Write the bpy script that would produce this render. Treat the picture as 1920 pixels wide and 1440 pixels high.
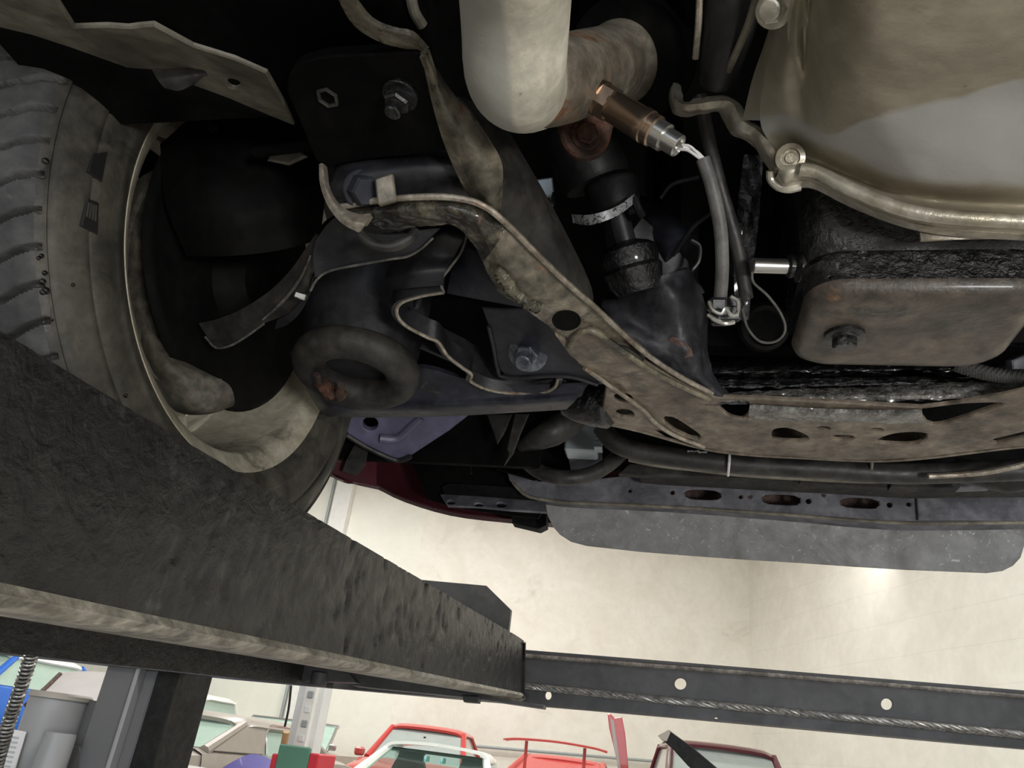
import bpy, math, random
from mathutils import Vector, Matrix, noise
from mathutils.geometry import tessellate_polygon

for o in list(bpy.data.objects):
    bpy.data.objects.remove(o, do_unlink=True)
S = bpy.context.scene
COL = S.collection
rnd = random.Random(7)

# ---------------------------------------------------------------- camera
FPX = 1442.0
def _cam_axes(yaw=13.5, pitch=26.0, roll=7.4):
    yaw, p, r = (math.radians(v) for v in (yaw, pitch, roll))
    F = Vector((-math.sin(yaw)*math.cos(p), math.cos(yaw)*math.cos(p), math.sin(p)))
    R0 = Vector((math.cos(yaw), math.sin(yaw), 0)); U0 = R0.cross(F)
    return math.cos(r)*R0+math.sin(r)*U0, -math.sin(r)*R0+math.cos(r)*U0, F
CR, CU, CF = _cam_axes()
CC = Vector((0, 0, 1.4))
cd = bpy.data.cameras.new('camera'); cd.sensor_width = 36; cd.lens = 36*FPX/1920
cd.clip_start = .02; cd.clip_end = 200
cam = bpy.data.objects.new('camera', cd); COL.objects.link(cam)
cam.matrix_world = Matrix(((CR.x, CU.x, -CF.x, CC.x), (CR.y, CU.y, -CF.y, CC.y), (CR.z, CU.z, -CF.z, CC.z), (0, 0, 0, 1)))
S.camera = cam

# ---------------------------------------------------------------- world, lights, exposure
w = bpy.data.worlds.new('world'); S.world = w; w.use_nodes = True
w.node_tree.nodes['Background'].inputs[0].default_value = (1, .97, .92, 1)
w.node_tree.nodes['Background'].inputs[1].default_value = .02
vs = S.view_settings
vs.view_transform = 'Standard'; vs.look = 'None'; vs.gamma = 1; vs.use_curve_mapping = False
vs.exposure = 0.0
def area(name, loc, power, sx, sy, target=None, col=(1, .992, .955)):
    l = bpy.data.lights.new(name, 'AREA'); l.shape = 'RECTANGLE'; l.size = sx; l.size_y = sy
    l.energy = power; l.color = col
    o = bpy.data.objects.new(name, l); COL.objects.link(o); o.location = loc
    if target is not None:
        o.rotation_euler = (Vector(target)-Vector(loc)).to_track_quat('-Z', 'Y').to_euler()
    return o
FLOOR = .3; CEIL = 7.2
PW = .38
for (x, y, p) in ((-7, 12.5, 760), (-1.5, 13.0, 760), (-7, 5.5, 560), (-2.5, 6.5, 460), (3, 7, 500), (4.5, 2.5, 420), (4, -1, 460), (-5, -7, 300), (1, -6, 620), (1.5, -10, 520)):
    area('ceiling_lamp', (x, y, CEIL-.08), p*PW, 2.4, .35)
area('wall_washer', (3.0, 14.2, 5.6), 12, .3, .3, (2.75, 16.0, 5.0))
# added fill light behind the camera, aimed up to brighten the car's underside
area('underside_fill', (.95, -.95, .95), 18, .32, .22, (.0, .7, 1.8), (1, .99, .97))

# ---------------------------------------------------------------- geometry helpers
def ray(x, y):
    return CF+CR*((x-960)/FPX)+CU*((720-y)/FPX)
def Zp(x, y, z):
    d = ray(x, y); return CC+d*((z-CC.z)/d.z)
def Yp(x, y, Y):
    d = ray(x, y); return CC+d*(Y/d.y)
def Xp(x, y, X):
    d = ray(x, y); return CC+d*(X/d.x)
def Dp(x, y, d):
    return CC+ray(x, y)*d
def Pp(x, y, o, n):
    d = ray(x, y); return CC+d*((o-CC).dot(n)/d.dot(n))
def plane3(a, b, c):
    n = (b-a).cross(c-a).normalized()
    if n.dot(CC-a) < 0: n = -n
    return a, n

ROOT = {}
def setp(o, **k):
    for a, b in k.items():
        if b is not None: o[a] = b
    return o
def thing(name, label, cat, loc, group=None):
    o = bpy.data.objects.new(name, None); COL.objects.link(o); o.location = loc
    o.empty_display_size = .05
    setp(o, label=label, category=cat, group=group)
    ROOT[o.name] = Vector(loc)
    return o
def mk(name, verts, faces, mat, parent=None, smooth=35, label=None, cat=None, kind=None, group=None, mats=None, fm=None):
    if parent is not None: org = ROOT[parent.name]
    else:
        lo = [min(v[i] for v in verts) for i in range(3)]; hi = [max(v[i] for v in verts) for i in range(3)]
        org = Vector(((lo[0]+hi[0])/2, (lo[1]+hi[1])/2, lo[2]))
    me = bpy.data.meshes.new(name)
    me.from_pydata([tuple(Vector(v)-org) for v in verts], [], faces)
    me.validate(); me.update()
    for m in (mats or [mat]): me.materials.append(m)
    if fm:
        for p, i in zip(me.polygons, fm): p.material_index = i
    if smooth:
        for p in me.polygons: p.use_smooth = True
        me.set_sharp_from_angle(angle=math.radians(smooth))
    o = bpy.data.objects.new(name, me); COL.objects.link(o)
    if parent is not None: o.parent = parent; ROOT[o.name] = org
    else: o.location = org; ROOT[o.name] = org
    setp(o, label=label, category=cat, kind=kind, group=group)
    return o

class MB:
    def __init__(s): s.v = []; s.f = []
    def add(s, vf):
        b = len(s.v); s.v += [Vector(a) for a in vf[0]]; s.f += [tuple(i+b for i in q) for q in vf[1]]; return s
    def mk(s, name, mat, parent=None, **k): return mk(name, s.v, s.f, mat, parent, **k)

def cr(pts, n, closed=False):
    """resample a Catmull-Rom curve through pts to n samples (by chord length)"""
    P = [Vector(p) for p in pts]
    if len(P) == 2 and not closed: return [P[0].lerp(P[1], i/(n-1)) for i in range(n)]
    m = len(P); segs = m if closed else m-1
    g = (lambda i: P[i % m]) if closed else (lambda i: P[i] if 0 <= i < m else (2*P[0]-P[1] if i < 0 else 2*P[-1]-P[-2]))
    L = [0]
    for i in range(segs): L.append(L[-1]+max((g(i+1)-g(i)).length, 1e-9))
    out = []
    for k in range(n):
        t = L[-1]*k/(n if closed else n-1); i = 0
        while i < segs-1 and L[i+1] < t: i += 1
        u = (t-L[i])/(L[i+1]-L[i]); a, b, c, d = g(i-1), g(i), g(i+1), g(i+2)
        out.append(.5*((2*b)+(c-a)*u+(2*a-5*b+4*c-d)*u*u+(3*b-a-3*c+d)*u*u*u))
    return out

def sheet_g(rows, t=.003, nu=24, nv=24, disp=None, toward=True):
    rows = [cr(r, nu) for r in rows]
    cols = [cr([r[i] for r in rows], nv) for i in range(nu)]
    G = [[cols[i][j] for i in range(nu)] for j in range(nv)]
    N = []
    for j in range(nv):
        for i in range(nu):
            du = G[j][min(i+1, nu-1)]-G[j][max(i-1, 0)]; dv = G[min(j+1, nv-1)][i]-G[max(j-1, 0)][i]
            n = du.cross(dv); N.append(n.normalized() if n.length > 1e-12 else Vector((0, 0, 1)))
    c = G[nv//2][nu//2]; nn = N[(nv//2)*nu+nu//2]
    s = 1 if nn.dot(CC-c) >= 0 else -1
    if not toward: s = -s
    A = [p for r in G for p in r]; N = [n*s for n in N]
    if disp: A = [p+n*disp(p) for p, n in zip(A, N)]
    V = A+[p-n*t for p, n in zip(A, N)]; M = nu*nv; F = []
    for j in range(nv-1):
        for i in range(nu-1):
            a, b, c_, d = j*nu+i, j*nu+i+1, (j+1)*nu+i+1, (j+1)*nu+i
            q = (a, b, c_, d) if s > 0 else (d, c_, b, a)
            F += [q, tuple(M+k for k in reversed(q))]
    ring = [i for i in range(nu)]+[j*nu+nu-1 for j in range(1, nv)]+[(nv-1)*nu+i for i in range(nu-2, -1, -1)]+[j*nu for j in range(nv-2, 0, -1)]
    for k in range(len(ring)):
        a, b = ring[k], ring[(k+1) % len(ring)]
        F.append((a, M+a, M+b, b) if s > 0 else (b, M+b, M+a, a))
    return V, F
def sheet(name, rows, mat, parent=None, t=.003, nu=24, nv=24, disp=None, toward=True, **k):
    V, F = sheet_g(rows, t, nu, nv, disp, toward); return mk(name, V, F, mat, parent, **k)

def _off(poly, d):
    n = len(poly); out = []
    A = sum(poly[i].x*poly[(i+1) % n].y-poly[(i+1) % n].x*poly[i].y for i in range(n))
    sg = 1 if A > 0 else -1
    for i in range(n):
        e0 = (poly[i]-poly[i-1]); e1 = (poly[(i+1) % n]-poly[i])
        e0 = e0.normalized() if e0.length > 1e-9 else e1.normalized(); e1 = e1.normalized() if e1.length > 1e-9 else e0
        m = Vector((-(e0.y+e1.y), e0.x+e1.x)); L = m.length
        if L < .3: m = Vector((-e1.y, e1.x)); L = 1.; k = 1.
        else: m /= L; k = min(2., 1/max(.35, L/2))
        out.append(poly[i]+m*(sg*d*k))
    return out
def panel_g(outline, o, n, t=.004, holes=(), bev=.0015):
    """solid plate: world points on the plane (o, n); its front faces along n, its thickness goes along -n"""
    e1 = n.orthogonal().normalized(); e2 = n.cross(e1)
    to2 = lambda p: Vector(((p-o).dot(e1), (p-o).dot(e2)))
    loops = []
    for k, L in enumerate([outline]+list(holes)):
        q = [to2(p) for p in L]
        r = []
        for a in q:
            if not r or (a-r[-1]).length > 1e-6: r.append(a)
        A = sum(r[i].x*r[(i+1) % len(r)].y-r[(i+1) % len(r)].x*r[i].y for i in range(len(r)))
        if (A < 0) == (k == 0): r.reverse()
        loops.append(r)
    W = lambda p, h: o+e1*p.x+e2*p.y+n*h
    inn = []
    for k, L in enumerate(loops):
        inn.append(_off(L, bev if k == 0 else -bev) if bev else L)
    V = []; F = []; base = []
    for L, I in zip(loops, inn):
        b = len(V); base.append(b); m = len(L)
        V += [W(p, 0) for p in I]+[W(p, -bev) for p in L]+[W(p, -t) for p in L]
        for i in range(m):
            j = (i+1) % m
            F += [(b+i, b+m+i, b+m+j, b+j), (b+m+i, b+2*m+i, b+2*m+j, b+m+j)]
    flat = [p for L in inn for p in L]
    idx = []
    for b, L in zip(base, loops): idx += [(b+i, len(L)) for i in range(len(L))]
    for tri in tessellate_polygon([[Vector((p.x, p.y, 0)) for p in L] for L in inn]):
        a, b_, c = tri
        A = (flat[b_]-flat[a]).cross(flat[c]-flat[a])
        if A < 0: a, c = c, a
        F.append((idx[a][0], idx[b_][0], idx[c][0]))
        F.append((idx[c][0]+2*idx[c][1], idx[b_][0]+2*idx[b_][1], idx[a][0]+2*idx[a][1]))
    return V, F
def smooth2(pts, per=4):
    return [(v.x, v.y) for v in cr([Vector((p[0], p[1], 0)) for p in pts], per*len(pts), True)]
def oval(x, y, rx, ry, rot=0, n=20):
    c, s = math.cos(math.radians(rot)), math.sin(math.radians(rot))
    return [(x+rx*math.cos(a)*c-ry*math.sin(a)*s, y+rx*math.cos(a)*s+ry*math.sin(a)*c) for a in (2*math.pi*i/n for i in range(n))]
def panel(name, outline, pl, mat, parent=None, t=.004, holes=(), bev=.0012, **k):
    o, n = pl
    V, F = panel_g([Pp(p[0], p[1], o, n) for p in outline], o, n, t, [[Pp(p[0], p[1], o, n) for p in h] for h in holes], bev)
    return mk(name, V, F, mat, parent, **k)
def zplane(z): return Vector((0, 0, z)), Vector((0, 0, -1))
def yplane(Y): return Vector((0, Y, 0)), Vector((0, -1, 0))

def tube_g(pts, r, n=48, seg=14, caps=True, sq=1.0, wob=None):
    P = cr(pts, n) if len(pts) > 2 else [Vector(pts[0]).lerp(Vector(pts[1]), i/(n-1)) for i in range(n)]
    rs = r if isinstance(r, (list, tuple)) else [r]
    def R(u):
        if len(rs) == 1: return rs[0]
        x = u*(len(rs)-1); i = min(int(x), len(rs)-2); return rs[i]+(rs[i+1]-rs[i])*(x-i)
    V = []; F = []; up = None
    for i, p in enumerate(P):
        t = (P[min(i+1, n-1)]-P[max(i-1, 0)]).normalized()
        if up is None: up = t.orthogonal().normalized()
        up = (up-t*up.dot(t)).normalized(); s = t.cross(up)
        for k in range(seg):
            a = 2*math.pi*k/seg; rr = R(i/(n-1))*(wob(i, k) if wob else 1)
            V.append(p+up*(rr*math.cos(a))+s*(rr*sq*math.sin(a)))
    for i in range(n-1):
        for k in range(seg):
            a, b = i*seg+k, i*seg+(k+1) % seg; F.append((a, b, b+seg, a+seg))
    if caps: F += [tuple(range(seg-1, -1, -1)), tuple((n-1)*seg+k for k in range(seg))]
    return V, F
def tube(name, pts, r, mat, parent=None, n=48, seg=14, sq=1.0, wob=None, **k):
    V, F = tube_g(pts, r, n, seg, True, sq, wob); return mk(name, V, F, mat, parent, **k)
def lathe_g(o, axis, prof, seg=40, closed=False, mod=None, caps=True):
    """prof: (height along axis, radius)"""
    ax = Vector(axis).normalized(); e1 = ax.orthogonal().normalized(); e2 = ax.cross(e1); V = []; F = []; m = len(prof)
    for j, (h, r) in enumerate(prof):
        for k in range(seg):
            a = 2*math.pi*k/seg
            hh, rr = (h, r) if mod is None else mod(j, h, r, a)
            V.append(Vector(o)+ax*hh+e1*(rr*math.cos(a))+e2*(rr*math.sin(a)))
    for j in range(m if closed else m-1):
        j2 = (j+1) % m
        for k in range(seg):
            k2 = (k+1) % seg; F.append((j*seg+k, j*seg+k2, j2*seg+k2, j2*seg+k))
    if not closed and caps: F += [tuple(range(seg-1, -1, -1)), tuple((m-1)*seg+k for k in range(seg))]
    return V, F
def lathe(name, o, axis, prof, mat, parent=None, seg=40, closed=False, mod=None, **k):
    V, F = lathe_g(o, axis, prof, seg, closed, mod); return mk(name, V, F, mat, parent, **k)
def box_g(c, x, y, z):
    c, x, y, z = (Vector(a) for a in (c, x, y, z)); V = [c+sx*x+sy*y+sz*z for sz in (-1, 1) for sy in (-1, 1) for sx in (-1, 1)]
    F = [(0, 2, 3, 1), (4, 5, 7, 6), (0, 1, 5, 4), (2, 6, 7, 3), (0, 4, 6, 2), (1, 3, 7, 5)]
    if x.cross(y).dot(z) < 0: F = [tuple(reversed(f)) for f in F]
    return V, F
def bbox_g(c, x, y, z, b=.1):
    """bevelled box: half axes x, y, z, b = bevel as an absolute length"""
    x, y, z = Vector(x), Vector(y), Vector(z); V = []; F = []
    lx, ly, lz = x.length, y.length, z.length
    for sx in (-1, 1):
        for sy in (-1, 1):
            for sz in (-1, 1):
                for k in range(3):
                    f = [1-b/lx, 1-b/ly, 1-b/lz]; f[k] = 1
                    V.append(Vector(c)+x*sx*f[0]+y*sy*f[1]+z*sz*f[2])
    import bmesh
    bm = bmesh.new()
    for v in V: bm.verts.new(v)
    r = bmesh.ops.convex_hull(bm, input=bm.verts); bmesh.ops.dissolve_limit(bm, angle_limit=.01, verts=bm.verts, edges=bm.edges)
    bm.verts.index_update(); VV = [v.co.copy() for v in bm.verts]; FF = [tuple(v.index for v in f.verts) for f in bm.faces]; bm.free()
    return VV, FF
def boxo(name, lo, hi, mat, parent=None, b=0, **k):
    c = [(a+d)/2 for a, d in zip(lo, hi)]; h = [(d-a)/2 for a, d in zip(lo, hi)]
    V, F = (bbox_g(c, (h[0], 0, 0), (0, h[1], 0), (0, 0, h[2]), b) if b else box_g(c, (h[0], 0, 0), (0, h[1], 0), (0, 0, h[2])))
    return mk(name, V, F, mat, parent, **k)
def hexbolt_g(o, ax, r, h, stud=0, sr=.5, washer=1.35):
    m = MB()
    if washer: m.add(lathe_g(o, ax, [(0, r*washer), (h*.18, r*washer), (h*.25, r*washer*.96)], 24))
    m.add(lathe_g(o, ax, [(h*.2, r), (h*.85, r), (h, r*.86)], 6))
    if stud: m.add(lathe_g(o, ax, [(h*.9, r*sr), (h+stud*.9, r*sr), (h+stud, r*sr*.8)], 16))
    return m.v, m.f
def hexbolt(name, o, ax, r, h, mat, parent=None, stud=0, sr=.5, washer=1.35, **k):
    V, F = hexbolt_g(o, ax, r, h, stud, sr, washer); return mk(name, V, F, mat, parent, smooth=25, **k)

# ---------------------------------------------------------------- materials
def mat(name, cols, scale=25, detail=6, rough=(.45, .65), metal=0., bump=.15, bscale=90, spots=(), stretch=None, dist=.6, coat=0, spec=.5, rscale=None, grain=.40, lines=None):
    m = bpy.data.materials.new(name); m.use_nodes = True; nt = m.node_tree; N = nt.nodes; L = nt.links
    b = N['Principled BSDF']; tc = N.new('ShaderNodeTexCoord'); src = tc.outputs['Object']
    if stretch:
        mp = N.new('ShaderNodeMapping'); mp.inputs['Scale'].default_value = stretch; L.new(src, mp.inputs[0]); src = mp.outputs[0]
    def noi(sc, det=detail, di=dist):
        n = N.new('ShaderNodeTexNoise'); n.inputs['Scale'].default_value = sc; n.inputs['Detail'].default_value = det
        n.inputs['Distortion'].default_value = di; n.inputs['Roughness'].default_value = .62
        L.new(src, n.inputs['Vector']); return n.outputs[0]
    def ramp(s, stops):
        r = N.new('ShaderNodeValToRGB'); e = r.color_ramp.elements
        while len(e) < len(stops): e.new(.5)
        for q, (p, c) in zip(e, stops): q.position = .5+(p-.5)*.55; q.color = (*c, 1) if len(c) == 3 else c
        L.new(s, r.inputs[0]); return r.outputs[0]
    if len(cols) == 1: cols = [(.3, cols[0][1]), (.7, tuple(c*1.15 for c in cols[0][1]))]
    n1 = noi(scale); col = ramp(n1, cols)
    rn = noi(rscale or scale*2.3, 4)
    rg = N.new('ShaderNodeMapRange'); rg.inputs[1].default_value = .3; rg.inputs[2].default_value = .7
    rg.inputs[3].default_value = rough[0]; rg.inputs[4].default_value = rough[1]; L.new(rn, rg.inputs[0]); ro = rg.outputs[0]
    for (c, sc, lo, hi, rr) in spots:
        k = ramp(noi(sc, 5, 1.), [(lo, (0, 0, 0)), (hi, (1, 1, 1))])
        mx = N.new('ShaderNodeMix'); mx.data_type = 'RGBA'; L.new(k, mx.inputs[0]); L.new(col, mx.inputs[6]); mx.inputs[7].default_value = (*c, 1); col = mx.outputs[2]
        if rr is not None:
            mf = N.new('ShaderNodeMix'); L.new(k, mf.inputs[0]); L.new(ro, mf.inputs[2]); mf.inputs[3].default_value = rr; ro = mf.outputs[0]
    if grain:
        g = N.new('ShaderNodeMapRange'); g.inputs[1].default_value = .36; g.inputs[2].default_value = .64; g.inputs[3].default_value = 1-grain; g.inputs[4].default_value = 1+grain*.8
        L.new(noi(scale*5.3, 6, .2), g.inputs[0]); vm = N.new('ShaderNodeVectorMath'); vm.operation = 'SCALE'; L.new(col, vm.inputs[0]); L.new(g.outputs[0], vm.inputs['Scale']); col = vm.outputs[0]
    if lines:
        wv = N.new('ShaderNodeTexWave'); wv.bands_direction = 'Z'; wv.wave_profile = 'SAW'; wv.inputs['Scale'].default_value = lines; wv.inputs['Distortion'].default_value = .25; L.new(src, wv.inputs['Vector'])
        rr_ = N.new('ShaderNodeMapRange'); rr_.inputs[1].default_value = .0; rr_.inputs[2].default_value = .035; rr_.inputs[3].default_value = .9; rr_.inputs[4].default_value = 1; L.new(wv.outputs[0], rr_.inputs[0])
        vm = N.new('ShaderNodeVectorMath'); vm.operation = 'SCALE'; L.new(col, vm.inputs[0]); L.new(rr_.outputs[0], vm.inputs['Scale']); col = vm.outputs[0]
    L.new(col, b.inputs['Base Color']); L.new(ro, b.inputs['Roughness'])
    b.inputs['Metallic'].default_value = metal; b.inputs['Coat Weight'].default_value = coat; b.inputs['Coat Roughness'].default_value = .12
    b.inputs['Specular IOR Level'].default_value = spec
    if bump:
        bn = N.new('ShaderNodeBump'); bn.inputs['Strength'].default_value = bump; bn.inputs['Distance'].default_value = .004
        L.new(noi(bscale, 5, .3), bn.inputs['Height']); L.new(bn.outputs[0], b.inputs['Normal'])
    return m
def flat(name, c, rough=.5, metal=0., coat=0., spec=.5):
    m = bpy.data.materials.new(name); m.use_nodes = True; nt = m.node_tree; b = nt.nodes['Principled BSDF']
    tc = nt.nodes.new('ShaderNodeTexCoord'); n = nt.nodes.new('ShaderNodeTexNoise'); n.inputs['Scale'].default_value = 9
    mr = nt.nodes.new('ShaderNodeMix'); mr.data_type = 'RGBA'; mr.inputs[6].default_value = (*[v*.9 for v in c], 1); mr.inputs[7].default_value = (*[min(1, v*1.08) for v in c], 1)
    nt.links.new(tc.outputs['Object'], n.inputs['Vector']); nt.links.new(n.outputs[0], mr.inputs[0]); nt.links.new(mr.outputs[2], b.inputs['Base Color'])
    b.inputs['Roughness'].default_value = rough; b.inputs['Metallic'].default_value = metal; b.inputs['Coat Weight'].default_value = coat
    b.inputs['Specular IOR Level'].default_value = spec
    return m
def glass(name, tint=(.8, .95, .88), a=.25):
    m = bpy.data.materials.new(name); m.use_nodes = True; nt = m.node_tree; N = nt.nodes
    N.remove(N['Principled BSDF']); t = N.new('ShaderNodeBsdfTransparent'); t.inputs[0].default_value = (*tint, 1)
    g = N.new('ShaderNodeBsdfGlossy'); g.inputs[1].default_value = .05; x = N.new('ShaderNodeMixShader'); x.inputs[0].default_value = a
    nt.links.new(t.outputs[0], x.inputs[1]); nt.links.new(g.outputs[0], x.inputs[2]); nt.links.new(x.outputs[0], N['Material Output'].inputs[0]); return m

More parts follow.
